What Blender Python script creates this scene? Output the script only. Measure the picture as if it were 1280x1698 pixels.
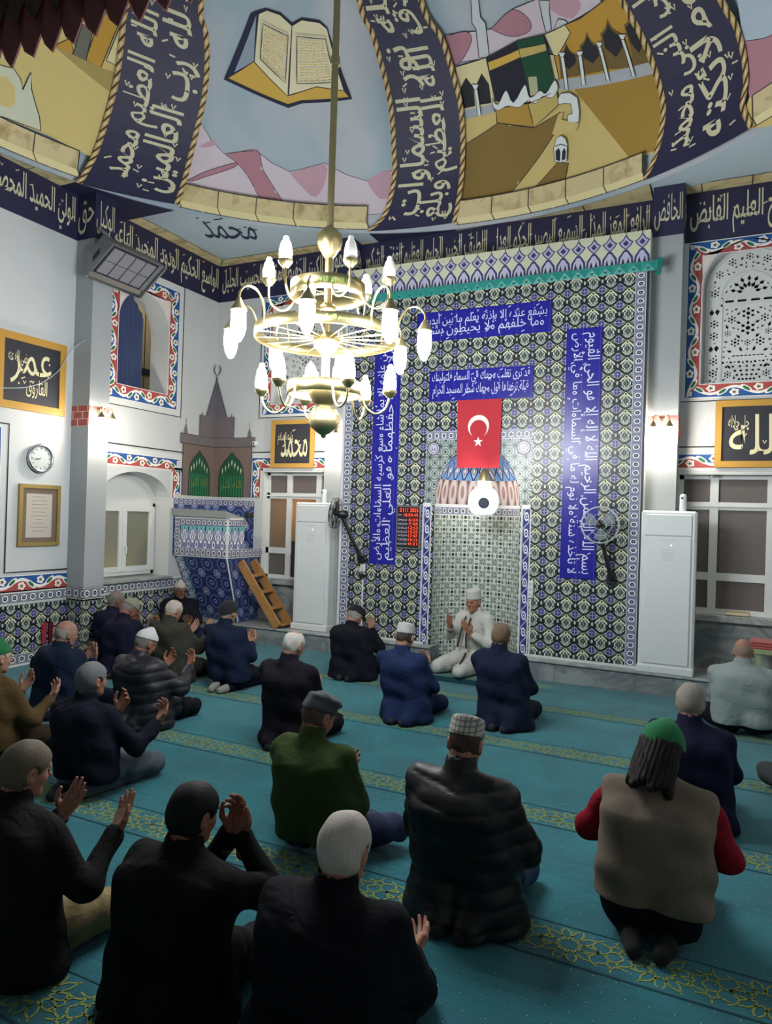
import bpy, math, random
import numpy as np
from mathutils import Vector, Matrix
from mathutils.geometry import delaunay_2d_cdt
random.seed(7); rng = np.random.default_rng(7)
for _o in list(bpy.data.objects): bpy.data.objects.remove(_o)
SC = bpy.context.scene; COL = SC.collection
PI = math.pi

# ---------------------------------------------------------------- camera, world, exposure
cam = bpy.data.cameras.new('camera'); camo = bpy.data.objects.new('camera', cam); COL.objects.link(camo)
YAW, PITCH, ROLL = .45025, .0038222, .03115
_f = Vector((-math.sin(YAW)*math.cos(PITCH), math.cos(YAW)*math.cos(PITCH), math.sin(PITCH)))
_r = Vector((math.cos(YAW), math.sin(YAW), 0)); _u = _r.cross(_f)
_r2 = math.cos(ROLL)*_r+math.sin(ROLL)*_u; _u2 = -math.sin(ROLL)*_r+math.cos(ROLL)*_u
M = Matrix((( _r2.x, _u2.x, -_f.x, 0), (_r2.y, _u2.y, -_f.y, 0), (_r2.z, _u2.z, -_f.z, 1.9), (0, 0, 0, 1)))
camo.matrix_world = M
cam.sensor_fit = 'VERTICAL'; cam.sensor_height = 36; cam.lens = 24.94; cam.clip_start = .05
SC.camera = camo
W = bpy.data.worlds.new('world'); SC.world = W; W.use_nodes = True
W.node_tree.nodes['Background'].inputs[0].default_value = (.05, .07, .12, 1)
W.node_tree.nodes['Background'].inputs[1].default_value = .3
SC.view_settings.view_transform = 'Standard'; SC.view_settings.look = 'None'
SC.view_settings.gamma = 1; SC.view_settings.use_curve_mapping = False
SC.view_settings.exposure = 0.0
CY = SC.cycles
CY.use_denoising = True; CY.max_bounces = 7; CY.diffuse_bounces = 4; CY.glossy_bounces = 3
CY.transmission_bounces = 4; CY.caustics_reflective = False; CY.caustics_refractive = False
CY.sample_clamp_indirect = 4.0
BULB = 205.0       # emission strength of the chandelier bulbs
SCONCE = 165.0     # emission strength of the wall lamps' glass

# ---------------------------------------------------------------- colours and node mathematics
def srgb(h):
    if isinstance(h, (tuple, list)): return tuple(h[:3])+(1,)
    h = h.lstrip('#'); c = [int(h[i:i+2], 16)/255 for i in (0, 2, 4)]
    return tuple(x/12.92 if x <= .04045 else ((x+.055)/1.055)**2.4 for x in c)+(1,)
class NV:
    T = None
    def __init__(s, k): s.k = k
    @staticmethod
    def m(op, *a):
        n = NV.T.nodes.new('ShaderNodeMath'); n.operation = op
        for i, x in enumerate(a):
            if isinstance(x, NV): NV.T.links.new(x.k, n.inputs[i])
            else: n.inputs[i].default_value = float(x)
        return NV(n.outputs[0])
    def __add__(s, o): return NV.m('ADD', s, o)
    __radd__ = __add__
    def __sub__(s, o): return NV.m('SUBTRACT', s, o)
    def __rsub__(s, o): return NV.m('SUBTRACT', o, s)
    def __mul__(s, o): return NV.m('MULTIPLY', s, o)
    __rmul__ = __mul__
    def __truediv__(s, o): return NV.m('DIVIDE', s, o)
    def __lt__(s, o): return NV.m('LESS_THAN', s, o)
    def __gt__(s, o): return NV.m('GREATER_THAN', s, o)
    def __abs__(s): return NV.m('ABSOLUTE', s)
def sin_(a): return NV.m('SINE', a)
def cos_(a): return NV.m('COSINE', a)
def frac(a): return NV.m('FRACT', a)
def mn(a, b): return NV.m('MINIMUM', a, b)
def mx(a, b): return NV.m('MAXIMUM', a, b)
def sq(a): return NV.m('SQRT', a)
def hyp(a, b): return sq(a*a+b*b)
def rnd(a): return NV.m('FLOOR', a+.5)
def UV():
    n = NV.T.nodes.new('ShaderNodeUVMap'); s = NV.T.nodes.new('ShaderNodeSeparateXYZ')
    NV.T.links.new(n.outputs[0], s.inputs[0]); return NV(s.outputs[0]), NV(s.outputs[1])
def OBJ():
    n = NV.T.nodes.new('ShaderNodeTexCoord'); s = NV.T.nodes.new('ShaderNodeSeparateXYZ')
    NV.T.links.new(n.outputs['Object'], s.inputs[0]); return NV(s.outputs[0]), NV(s.outputs[1]), NV(s.outputs[2])
def vec(x, y, z):
    n = NV.T.nodes.new('ShaderNodeCombineXYZ')
    for i, a in enumerate((x, y, z)):
        if isinstance(a, NV): NV.T.links.new(a.k, n.inputs[i])
        else: n.inputs[i].default_value = a
    return n.outputs[0]
def noise(v, scale=5, detail=3, dist=0):
    n = NV.T.nodes.new('ShaderNodeTexNoise'); n.inputs['Scale'].default_value = scale
    n.inputs['Detail'].default_value = detail; n.inputs['Distortion'].default_value = dist
    if v is not None: NV.T.links.new(v, n.inputs['Vector'])
    return NV(n.outputs[0])
class Colr:
    def __init__(s, c): s.k = c
def lift(h, k): return tuple(min(.92, c*k) for c in srgb(h)[:3])
def cmix(f, a, b):   # f=0 -> a, f=1 -> b
    n = NV.T.nodes.new('ShaderNodeMix'); n.data_type = 'RGBA'; n.clamp_factor = True
    if isinstance(f, NV): NV.T.links.new(f.k, n.inputs[0])
    else: n.inputs[0].default_value = f
    for i, x in ((6, a), (7, b)):
        if isinstance(x, Colr): NV.T.links.new(x.k, n.inputs[i])
        else: n.inputs[i].default_value = srgb(x)
    return Colr(n.outputs[2])
MATS = {}
def mat(name, col='#808080', rough=.6, metal=0, emit=None, es=0, bump=None, bs=.3, bd=.01, spec=None, sheen=0, alpha=None, trans=0, coat=0):
    if name in MATS: return MATS[name]
    m = bpy.data.materials.new(name); m.use_nodes = True; T = m.node_tree; NV.T = T
    b = T.nodes['Principled BSDF']
    c = col() if callable(col) else col
    if isinstance(c, Colr): T.links.new(c.k, b.inputs['Base Color'])
    else: b.inputs['Base Color'].default_value = srgb(c); m.diffuse_color = srgb(c)
    b.inputs['Roughness'].default_value = rough; b.inputs['Metallic'].default_value = metal
    if spec is not None: b.inputs['Specular IOR Level'].default_value = spec
    if sheen: b.inputs['Sheen Weight'].default_value = sheen
    if coat: b.inputs['Coat Weight'].default_value = coat; b.inputs['Coat Roughness'].default_value = .08
    if trans: b.inputs['Transmission Weight'].default_value = trans
    if alpha is not None: b.inputs['Alpha'].default_value = alpha
    if emit: b.inputs['Emission Color'].default_value = srgb(emit); b.inputs['Emission Strength'].default_value = es
    if bump:
        h = bump(); n = T.nodes.new('ShaderNodeBump'); n.inputs['Strength'].default_value = bs; n.inputs['Distance'].default_value = bd
        T.links.new(h.k, n.inputs['Height']); T.links.new(n.outputs[0], b.inputs['Normal'])
    MATS[name] = m; return m

# ---------------------------------------------------------------- object helpers
ORG = {}
def tag(o, label, cat, group=None, kind=None):
    if label: o['label'] = label
    if cat: o['category'] = cat
    if group: o['group'] = group
    if kind: o['kind'] = kind
    return o
def thing(name, label, cat, loc=(0, 0, 0), group=None):
    o = bpy.data.objects.new(name, None); o.empty_display_size = .05; COL.objects.link(o); o.location = loc
    ORG[o.name] = Vector(loc); return tag(o, label, cat, group)
class MB:
    def __init__(s): s.v = []; s.f = []; s.m = []; s.uv = []; s.sm = []
    def add(s, vs, fs, m=0, uvs=None, smooth=False):
        b = len(s.v); s.v += [tuple(p) for p in vs]
        for i, f in enumerate(fs):
            s.f.append([b+j for j in f]); s.m.append(m); s.sm.append(smooth)
            s.uv.append([uvs[j] for j in f] if uvs is not None else None)
    def quad(s, a, b, c, d, m=0, uv=None):
        s.add([a, b, c, d], [(0, 1, 2, 3)], m, uv)
    def box(s, lo, hi, m=0):
        x0, y0, z0 = lo; x1, y1, z1 = hi
        v = [(x, y, z) for z in (z0, z1) for y in (y0, y1) for x in (x0, x1)]
        s.add(v, [(0, 2, 3, 1), (4, 5, 7, 6), (0, 1, 5, 4), (2, 6, 7, 3), (0, 4, 6, 2), (1, 3, 7, 5)], m)
    def bbox(s, lo, hi, r=.01, m=0):       # box with chamfered edges
        x0, y0, z0 = lo; x1, y1, z1 = hi; V = []; F = []
        def ring(a, z): return [(x0+a, y0+r, z), (x0+r, y0+a, z), (x1-r, y0+a, z), (x1-a, y0+r, z), (x1-a, y1-r, z), (x1-r, y1-a, z), (x0+r, y1-a, z), (x0+a, y1-r, z)]
        for a, z in ((r*.999, z0), (0, z0+r), (0, z1-r), (r*.999, z1)): V += ring(a, z)
        for k in range(3):
            for i in range(8): j = (i+1) % 8; F.append((k*8+i, k*8+j, k*8+8+j, k*8+8+i))
        F += [tuple(range(7, -1, -1)), tuple(range(24, 32))]
        s.add(V, F, m)
    def obox(s, c, ax, ay, az, m=0):       # oriented box: half-axis vectors
        c, ax, ay, az = map(Vector, (c, ax, ay, az))
        v = [c+i*ax+j*ay+k*az for k in (-1, 1) for j in (-1, 1) for i in (-1, 1)]
        s.add(v, [(0, 2, 3, 1), (4, 5, 7, 6), (0, 1, 5, 4), (2, 6, 7, 3), (0, 4, 6, 2), (1, 3, 7, 5)], m)
    def bar(s, a, b, w, t, m=0, up=(0, 0, 1)):
        a, b = Vector(a), Vector(b); d = b-a; L = d.length; d /= L; up = Vector(up)
        x = d.cross(up); x = x.normalized() if x.length > 1e-4 else Vector((1, 0, 0)); y = x.cross(d)
        s.obox((a+b)/2, x*w/2, d*L/2, y*t/2, m)
    def tube(s, pts, r, seg=8, m=0, closed=False, caps=True):
        pts = [Vector(p) for p in pts]; n = len(pts); rr = r if isinstance(r, (list, tuple)) else [r]*n
        V = []; F = []; pv = None
        for i, p in enumerate(pts):
            if closed: d = pts[(i+1) % n]-pts[i-1]
            else: d = pts[min(i+1, n-1)]-pts[max(i-1, 0)]
            d = d.normalized() if d.length > 1e-9 else Vector((0, 0, 1))
            if pv is None: x = d.orthogonal().normalized()
            else: x = (pv-d*pv.dot(d)).normalized()
            pv = x; y = d.cross(x)
            for k in range(seg):
                a = 2*PI*k/seg; V.append(p+(x*math.cos(a)+y*math.sin(a))*rr[i])
        for i in range(n if closed else n-1):
            j = (i+1) % n
            for k in range(seg): l = (k+1) % seg; F.append((i*seg+k, i*seg+l, j*seg+l, j*seg+k))
        s.add(V, F, m, smooth=True)
        if not closed and caps:
            s.add(V[:seg], [tuple(range(seg-1, -1, -1))], m); s.add(V[-seg:], [tuple(range(seg))], m)
    def lathe(s, prof, c=(0, 0, 0), seg=20, m=0, R=None, flute=0, caps=True):
        c = Vector(c); V = []; F = []
        for r, z in prof:
            for k in range(seg):
                a = 2*PI*k/seg; q = r*(1+flute*(1 if k % 2 else -1)); p = Vector((q*math.cos(a), q*math.sin(a), z))
                V.append(c+(R @ p if R else p))
        for i in range(len(prof)-1):
            for k in range(seg): l = (k+1) % seg; F.append((i*seg+k, i*seg+l, (i+1)*seg+l, (i+1)*seg+k))
        s.add(V, F, m, smooth=True)
        for i0, rev in ((0, 1), (len(prof)-1, 0)):
            if caps and prof[i0][0] > 1e-3:
                q = list(range(seg)); s.add(V[i0*seg:(i0+1)*seg], [tuple(q[::-1] if rev else q)], m)
    def ell(s, c, r, seg=14, rings=9, m=0):
        c = Vector(c); V = []; F = []
        for i in range(rings+1):
            t = PI*i/rings
            for k in range(seg): a = 2*PI*k/seg; V.append((c.x+r[0]*math.sin(t)*math.cos(a), c.y+r[1]*math.sin(t)*math.sin(a), c.z-r[2]*math.cos(t)))
        for i in range(rings):
            for k in range(seg): l = (k+1) % seg; F.append((i*seg+k, i*seg+l, (i+1)*seg+l, (i+1)*seg+k))
        s.add(V, F, m, smooth=True)
    def flat(s, v2, fs, fn, m=0, uv=None, smooth=False):   # 2-D mesh through a mapping function
        s.add([fn(x, y) for x, y in v2], fs, m, uv, smooth)
    def slab(s, poly, fn, fn2, m=0):   # 2-D outline between two mappings, a solid
        v2, fs = tri(poly); n = len(v2)
        s.add([fn(*p) for p in v2], fs, m); s.add([fn2(*p) for p in v2], [tuple(reversed(f)) for f in fs], m)
        k = len(poly)
        for i in range(k):
            a, b = poly[i], poly[(i+1) % k]; s.add([fn(*a), fn2(*a), fn2(*b), fn(*b)], [(0, 1, 2, 3)], m)
    def build(s, name, mats, parent=None, label=None, kind=None, org=None):
        me = bpy.data.meshes.new(name)
        o0 = ORG[parent.name] if parent is not None else Vector(org) if org is not None else Vector((0, 0, 0))
        A = np.array([tuple(v) for v in s.v], dtype=np.float32).reshape(-1, 3)-np.array(o0, dtype=np.float32)
        me.from_pydata([], [], []) ; me.from_pydata(A.tolist(), [], s.f)
        if not isinstance(mats, (list, tuple)): mats = [mats]
        for m in mats: me.materials.append(m)
        me.polygons.foreach_set('material_index', s.m); me.polygons.foreach_set('use_smooth', s.sm)
        if any(u is not None for u in s.uv):
            L = me.uv_layers.new(name='UVMap'); out = []
            for f, u in zip(s.f, s.uv):
                out += [c for p in (u if u is not None else [(0, 0)]*len(f)) for c in p]
            L.data.foreach_set('uv', out)
        me.update(); o = bpy.data.objects.new(name, me); COL.objects.link(o)
        if parent is not None: o.parent = parent
        else: o.location = o0
        ORG[o.name] = o0
        if label: o['label'] = label
        if kind: o['kind'] = kind
        return o
def tri(poly, holes=(), grid=None):
    vs = [Vector(p) for p in poly]; es = []; n = len(poly); es += [(i, (i+1) % n) for i in range(n)]
    for h in holes:
        b = len(vs); vs += [Vector(p) for p in h]; es += [(b+i, b+(i+1) % len(h)) for i in range(len(h))]
    if grid:
        x0, x1 = min(p[0] for p in poly), max(p[0] for p in poly); y0, y1 = min(p[1] for p in poly), max(p[1] for p in poly)
        gx, gy = grid; x = math.floor(x0/gx)*gx
        while x < x1:
            y = math.floor(y0/gy)*gy
            while y < y1: vs.append(Vector((x+gx*.01, y+gy*.013))); y += gy
            x += gx
    r = delaunay_2d_cdt([Vector((v[0], v[1])) for v in vs], es, [], 2 if holes else 1, 1e-6)
    V = [tuple(v) for v in r[0]]; F = [tuple(f) for f in r[2]]
    def inside(p, q):
        c = False; n = len(q)
        for i in range(n):
            a, b = q[i], q[i-1]
            if (a[1] > p[1]) != (b[1] > p[1]) and p[0] < (b[0]-a[0])*(p[1]-a[1])/(b[1]-a[1])+a[0]: c = not c
        return c
    out = []
    for f in F:
        c = (sum(V[i][0] for i in f)/len(f), sum(V[i][1] for i in f)/len(f))
        if inside(c, poly) and not any(inside(c, h) for h in holes): out.append(f)
    return V, out
def ribbon(pts, w, closed=False):     # 2-D polyline -> strip (v2, faces)
    n = len(pts); ww = w if isinstance(w, (list, tuple)) else [w]*n; V = []; F = []
    for i in range(n):
        a = pts[(i-1) % n] if closed else pts[max(i-1, 0)]; b = pts[(i+1) % n] if closed else pts[min(i+1, n-1)]
        dx, dy = b[0]-a[0], b[1]-a[1]; l = math.hypot(dx, dy) or 1; nx, ny = -dy/l*ww[i]/2, dx/l*ww[i]/2
        V += [(pts[i][0]+nx, pts[i][1]+ny), (pts[i][0]-nx, pts[i][1]-ny)]
    for i in range(n if closed else n-1):
        j = (i+1) % n; F.append((2*i, 2*i+1, 2*j+1, 2*j))
    return V, F
def spline(pts, n=6):
    out = []; P = [pts[0]]+list(pts)+[pts[-1]]
    for i in range(1, len(P)-2):
        p0, p1, p2, p3 = P[i-1], P[i], P[i+1], P[i+2]
        for k in range(n):
            t = k/n; out.append(tuple(.5*((2*b)+(-a+c)*t+(2*a-5*b+4*c-d)*t*t+(-a+3*b-3*c+d)*t**3) for a, b, c, d in zip(p0, p1, p2, p3)))
    out.append(tuple(pts[-1])); return out

# ---------------------------------------------------------------- lettering
_FORM = {}
for _c, _s, _n in (('ء', 0xFE80, 1), ('آ', 0xFE81, 2), ('أ', 0xFE83, 2), ('ؤ', 0xFE85, 2), ('إ', 0xFE87, 2), ('ئ', 0xFE89, 4), ('ا', 0xFE8D, 2), ('ب', 0xFE8F, 4), ('ة', 0xFE93, 2), ('ت', 0xFE95, 4), ('ث', 0xFE99, 4), ('ج', 0xFE9D, 4), ('ح', 0xFEA1, 4), ('خ', 0xFEA5, 4), ('د', 0xFEA9, 2), ('ذ', 0xFEAB, 2), ('ر', 0xFEAD, 2), ('ز', 0xFEAF, 2), ('س', 0xFEB1, 4), ('ش', 0xFEB5, 4), ('ص', 0xFEB9, 4), ('ض', 0xFEBD, 4), ('ط', 0xFEC1, 4), ('ظ', 0xFEC5, 4), ('ع', 0xFEC9, 4), ('غ', 0xFECD, 4), ('ف', 0xFED1, 4), ('ق', 0xFED5, 4), ('ك', 0xFED9, 4), ('ل', 0xFEDD, 4), ('م', 0xFEE1, 4), ('ن', 0xFEE5, 4), ('ه', 0xFEE9, 4), ('و', 0xFEED, 2), ('ى', 0xFEEF, 2), ('ي', 0xFEF1, 4)):
    _FORM[_c] = (_s, _n)
_LA = {'آ': 0xFEF5, 'أ': 0xFEF7, 'إ': 0xFEF9, 'ا': 0xFEFB}
def shape(t):
    out = []; prev = False; i = 0
    while i < len(t):
        c = t[i]
        if c not in _FORM: out.append(c); prev = False; i += 1; continue
        if c == 'ل' and i+1 < len(t) and t[i+1] in _LA:
            out.append(chr(_LA[t[i+1]]+(1 if prev else 0))); prev = False; i += 2; continue
        s, n = _FORM[c]; nx = i+1 < len(t) and t[i+1] in _FORM and t[i+1] != 'ء' and n == 4
        out.append(chr(s+((3 if nx else 1) if prev else (2 if nx else 0)))); prev = nx; i += 1
    return ''.join(reversed(out))
_TC = {}
def textmesh(t, arabic=False, bold=0):
    k = (t, arabic, bold)
    if k in _TC: return _TC[k]
    c = bpy.data.curves.new('t', 'FONT'); c.body = shape(t) if arabic else t; c.resolution_u = 1 if len(t) > 14 else 3; c.offset = bold
    o = bpy.data.objects.new('t', c); COL.objects.link(o)
    dg = bpy.context.evaluated_depsgraph_get(); dg.update()
    m = bpy.data.meshes.new_from_object(o.evaluated_get(dg))
    V = [(v.co.x, v.co.y) for v in m.vertices]; F = [tuple(p.vertices) for p in m.polygons]
    bpy.data.objects.remove(o); bpy.data.curves.remove(c); bpy.data.meshes.remove(m)
    x0, x1 = min(p[0] for p in V), max(p[0] for p in V); y0, y1 = min(p[1] for p in V), max(p[1] for p in V)
    V = [((x-x0)/(x1-x0), (y-y0)/(y1-y0)) for x, y in V]
    _TC[k] = (V, F, (x1-x0)/(y1-y0)); return _TC[k]
def put_text(mb, t, x0, y0, x1, y1, fn, m=0, arabic=False, rot=0, bold=0):
    V, F, _ = textmesh(t, arabic, bold)
    def g(p):
        a, b = p
        if rot == 90: a, b = 1-b, a        # letters' tops towards -x
        if rot == -90: a, b = b, 1-a       # letters' tops towards +x
        return (x0+(x1-x0)*a, y0+(y1-y0)*b)
    mb.flat([g(p) for p in V], F, fn, m)
def hare(mb, n, x0, y0, x1, y1, fn, s, m=0, seed=1):    # the little vowel strokes scattered over a line of script
    rr = random.Random(seed)
    for i in range(n):
        x = x0+(x1-x0)*(i+rr.random())/n; y = y0+(y1-y0)*rr.random(); k = rr.random()
        if k < .45: p = [(x-.5*s, y-.25*s), (x+.5*s, y+.25*s)]; w = .28*s
        elif k < .75: p = [(x-.35*s, y+.35*s), (x, y-.3*s), (x+.35*s, y+.35*s)]; w = .24*s
        else: p = [(x, y-.2*s), (x+.16*s, y), (x, y+.2*s)]; w = .35*s
        V, F = ribbon(p, w); mb.flat(V, F, fn, m)
# ---------------------------------------------------------------- the room's measures
XL, XR, YF, YB, ZC = -7.42, 1.70, 8.99, -2.5, 5.78     # left, right, front, back walls, ceiling
DC = (-2.87, 4.43); DA, DH = 4.56, 3.0                 # dome centre, radius, rise

# ---------------------------------------------------------------- materials of the shell
def _seg(x, y, ax, ay, bx, by):
    dx, dy = bx-ax, by-ay; L = dx*dx+dy*dy
    t = mn(mx(((x-ax)*dx+(y-ay)*dy)/L, 0), 1); return hyp(x-ax-t*dx, y-ay-t*dy)
def c_tile(P=.2):
    def f():
        u, v = UV(); x = abs(frac(u/P)-.5); y = frac(v/P); xq = .5-x; yq = mn(y, 1-y)
        c = cmix(0, '#22282b', '#22282b')
        lf = mn(_seg(x, y, .06, .80, .34, .60), _seg(x, y, .10, 1.02, .30, .86))
        c = cmix(lf < .05, c, '#6f7a6a')
        c = cmix(mn(_seg(x, y, .05, .86, .27, .68), _seg(x, y, .27, .68, .30, .60)) < .038, c, '#d8d9bc')
        c = cmix(mn(_seg(x, y, .07, .12, .26, .30), _seg(x, y, .05, -.1, .30, .06)) < .03, c, '#b9c0b0')
        dfl = x/.235+abs(y-.46)/.30-1+.09*cos_((y-.46)*44)
        c = cmix(dfl < .17, c, '#d3d9cf'); c = cmix(dfl < -.05, c, '#6f7d72'); c = cmix(dfl < -.38, c, '#39443e'); c = cmix(dfl < -.78, c, '#8d998a')
        dc = hyp(x, y-.84); c = cmix(dc < .105, c, '#dcdcb4'); c = cmix(dc < .06, c, '#23261f')
        dq = mn(hyp(mx(xq-.075, 0), yq), hyp(xq, mx(yq-.085, 0)))
        c = cmix(dq < .155, c, '#c3c8cc'); c = cmix(dq < .130, c, '#363672')
        c = cmix((mn(xq, yq) < .014)*(dq < .12), c, '#a9abc9')
        dd = hyp(xq, (y-.5)*.55); c = cmix(dd < .055, c, '#cdd3cf'); c = cmix(dd < .02, c, '#2a2f36')
        return c
    return f
def c_mihrab():
    u, v = UV(); P = .165; x = frac(u/P); y = frac(v/P); a = abs(x-.5); b = abs(y-.5)
    c = cmix(0, '#c3cbc2', '#c3cbc2')
    gx = abs(frac(x*3)-.5); gy = abs(frac(y*3)-.5); d = hyp(gx, gy)
    c = cmix(d < .40, c, '#4c5852'); c = cmix(d < .25, c, '#8b988c'); c = cmix(d < .10, c, '#38423c')
    ctr = hyp(a, b); c = cmix(ctr < .17, c, '#d5dbd2'); c = cmix(ctr < .13, c, '#262c29')
    cor = hyp(.5-a, .5-b); c = cmix(cor < .12, c, '#9aa79b')
    c = cmix(abs(hyp(a, b)-.43) < .02, c, '#e3e7de'); return c
def c_star():
    u, v = UV(); P = .14; x = abs(frac(u/P)-.5); y = abs(frac(v/P)-.5); d = hyp(x, y)
    c = cmix(0, '#75827f', '#75827f'); c = cmix(abs(d-.38) < .03, c, '#b9c2bf'); c = cmix(abs(x-y) < .03, c, '#4a5652')
    c = cmix(d < .2, c, '#a9b3ae'); c = cmix(d < .13, c, '#3f4a52'); c = cmix(hyp(.5-x, .5-y) < .12, c, '#3f4a52'); return c
def c_ring(P=.098, base='#8f93a8', ln='#cfd3dc'):
    def f():
        u, v = UV(); x = frac(u/P)-.5; y = v-.5; d = mx(abs(x), abs(x)*.5+abs(y)*.86)
        c = cmix(0, base, base); c = cmix(abs(x) > .42, c, '#6b7088'); c = cmix(d < .36, c, '#4a4e60'); c = cmix(d < .31, c, '#e2e5e8'); c = cmix(d < .20, c, '#272b38'); c = cmix(d < .08, c, '#8f97a8')
        c = cmix(abs(y) > .40, c, '#4b4f63'); c = cmix(abs(y) > .44, c, ln); return c
    return f
def c_blueborder():
    u, v = UV(); P = .2; x = frac(u/P)-.5; y = v-.5; d = hyp(x, y)
    c = cmix(0, '#3a3d77', '#3a3d77'); w = .3*sin_(u*(2*PI/P)); c = cmix(abs(y-w) < .09, c, '#9ea4c4')
    c = cmix(d < .27, c, '#e2e4ea'); c = cmix(d < .17, c, '#40437c'); c = cmix(d < .08, c, '#cfd2e0'); c = cmix(abs(y) > .43, c, '#c9cfd8'); return c
def c_rumi():
    u, v = UV(); P = .5; ph = u*(2*PI/P); w = .5+.24*sin_(ph); s = frac(u/P)
    c = cmix(v > w, '#a4443f', '#0e4f8e')
    c = cmix(v < .04, c, '#eeece6'); c = cmix(v > .96, c, '#eeece6')
    c = cmix(abs(v-w) < .095, c, '#eae9e2')
    for a, yy in ((.0, .42), (.5, .58)):
        x2 = abs(frac(s-a+.5)-.5)*2.4; y2 = (v-yy)+((frac(s-a+.5)-.5)*(1.6 if a == 0 else -1.6))*-1
        e = hyp(x2, y2*1.5); c = cmix(e < .30, c, '#eae9e2'); c = cmix(e < .19, c, '#1f6a3c')
    for a, yy in ((.25, .34), (.75, .66)):
        x2 = (frac(s-a+.5)-.5)*2.5; y2 = v-yy; r = hyp(x2, y2); an = NV.m('ARCTAN2', y2, x2)
        r2 = r+.03*cos_(an*5); c = cmix(r2 < .235, c, '#efeee6'); c = cmix(r2 < .13, c, '#c5b49c'); c = cmix(r2 < .07, c, '#3a2b20')
    return c
def c_kursu():
    u, v = UV(); P = .155; x = abs(frac(u/P)-.5); y = v; d = hyp(x, (y-.5)*.9)
    c = cmix(v > .78, '#8b93b8', '#74b3bb'); c = cmix(v < .42, c, '#7a80a4')
    dp = x/.42+abs(y-.52)/.34-1+.12*cos_((y-.5)*38)
    c = cmix(dp < .14, c, '#353b52'); c = cmix(dp < 0, c, '#e3e6ec'); c = cmix(dp < -.35, c, '#5d647c'); c = cmix(dp < -.6, c, '#d9dde6'); c = cmix(dp < -.85, c, '#1d2130')
    d2 = hyp((.5-x)*1.2, (y-.16)); c = cmix(d2 < .18, c, '#e3e6ec'); c = cmix(d2 < .09, c, '#353b62')
    d3 = hyp((.5-x)*1.5, (y-.86)); c = cmix(d3 < .11, c, '#2b3148'); return c
def c_navyflower():
    u, v = UV(); P = .3; x = frac(u/P)-.5; y = frac(v/P)-.5; a = abs(x); b = abs(y); d = hyp(x, y); an = NV.m('ARCTAN2', y, x)
    c = cmix(0, '#2c3a68', '#2c3a68'); net = abs(hyp(a-.5, b-.5)-.33); c = cmix(net < .05, c, '#55679a')
    r = d+.03*cos_(an*8); c = cmix(abs(r-.19) < .035, c, '#8d9cc8'); c = cmix(r < .09, c, '#d3d8e8'); c = cmix(r < .04, c, '#232b48')
    q = hyp(.5-a, .5-b); c = cmix(q < .13, c, '#8896c4'); c = cmix(q < .07, c, '#2b3257'); return c
def c_hood():
    u, v = UV(); x = abs(frac(u*7)-.5); y = v
    c = cmix(v < .28, '#5f82b8', '#b9a7ae'); x2 = abs(frac(u*7+NV.m('FLOOR', (v-.28)/.24)*.5)-.5); y2 = frac((v-.28)/.24)
    d = x2/.42+abs(y2-.5)/.55-1; e = cmix(abs(d) < .18, '#5f85b5', '#22325a'); e = cmix(d < -.18, e, '#8fa3c0'); e = cmix(d < -.5, e, '#7d6c80'); e = cmix(d < -.75, e, '#e4e4e4')
    dl = hyp(x*2.0, (v-.15)*5.0); l = cmix(dl < .95, '#46423f', '#9a8587'); l = cmix(dl < .7, l, '#b5a8a5'); l = cmix(dl < .35, l, '#86706c')
    c = cmix(v < .28, e, l); c = cmix(v < .03, c, '#d3d5d8'); return c
def c_carpet():
    x, y, z = OBJ(); v = vec(x, y, z); n = noise(v, 2.2, 4, .6); f = noise(v, 260, 2)
    c = cmix(mn(mx((n-.35)*3, 0), 1), '#085d68', '#0d717a'); c = cmix(f*.3, c, '#064850')
    P = .092; gy = y/P; row = NV.m('FLOOR', gy); gx = x/P+.5*(NV.m('MODULO', abs(row), 2)); d = hyp(frac(gx)-.5, frac(gy)-.5)
    c = cmix((d < .042), c, '#7fb0ad'); c = cmix((abs(d-.065) < .02), c, '#07434a'); return c
def b_carpet():
    x, y, z = OBJ(); v = vec(x, y, z); return noise(v, 300, 2)+noise(vec(x*3, y*7, z), 3, 3)*2.5
def c_marble(a='#8f9593', b='#6d7476', s=1.4):
    def f():
        x, y, z = OBJ(); n = noise(vec(x+z*1.2, y, z*1.6-x*.6), s, 8, 1.6); return cmix(mn(mx(abs(n-.5)*9-.1, 0), 1), b, a)
    return f
def c_plaster(col='#c9cbc9', d='#bdbfbe'):
    def f():
        x, y, z = OBJ(); return cmix(noise(vec(x, y, z), 1.3, 5), col, d)
    return f
def c_stone():
    x, y, z = OBJ(); n = noise(vec(x, y, z), 5, 5, .5); return cmix(mn(mx((n-.5)*5, 0), 1), lift('#aa9d76', 1.7), lift('#8a7a52', 1.6))
def c_sky():
    x, y, z = OBJ(); n = noise(vec(x, y, z), .8, 5, .4); return cmix(mn(mx((n-.45)*5, 0), 1), '#a9bcc6', '#c3c8cd')
def c_rope():
    u, v = UV(); s = frac(u/.13+(v-.5)*.8); c = cmix(abs(s-.5) < .34, '#3b2a14', '#c2a468'); return cmix(hyp((s-.5), (v-.5)) < .2, c, '#e0cfa2')
mWall = mat('wall_paint', c_plaster('#c6cac9', '#bcc0c0'), .75)
mWhite = mat('white_trim', '#cfd2cf', .6)
mPillar = mat('pillar_paint', c_plaster('#a3a8a8', '#94999a'), .5)
mBrick = mat('red_brick_band', lambda: (lambda u, v: cmix(mx(abs(frac(v/.09)-.5), abs(frac(u/.17+.5*NV.m('FLOOR', v/.09))-.5)) > .46, '#a6544f', '#e2d3cc'))(*UV()), .7)
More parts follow.
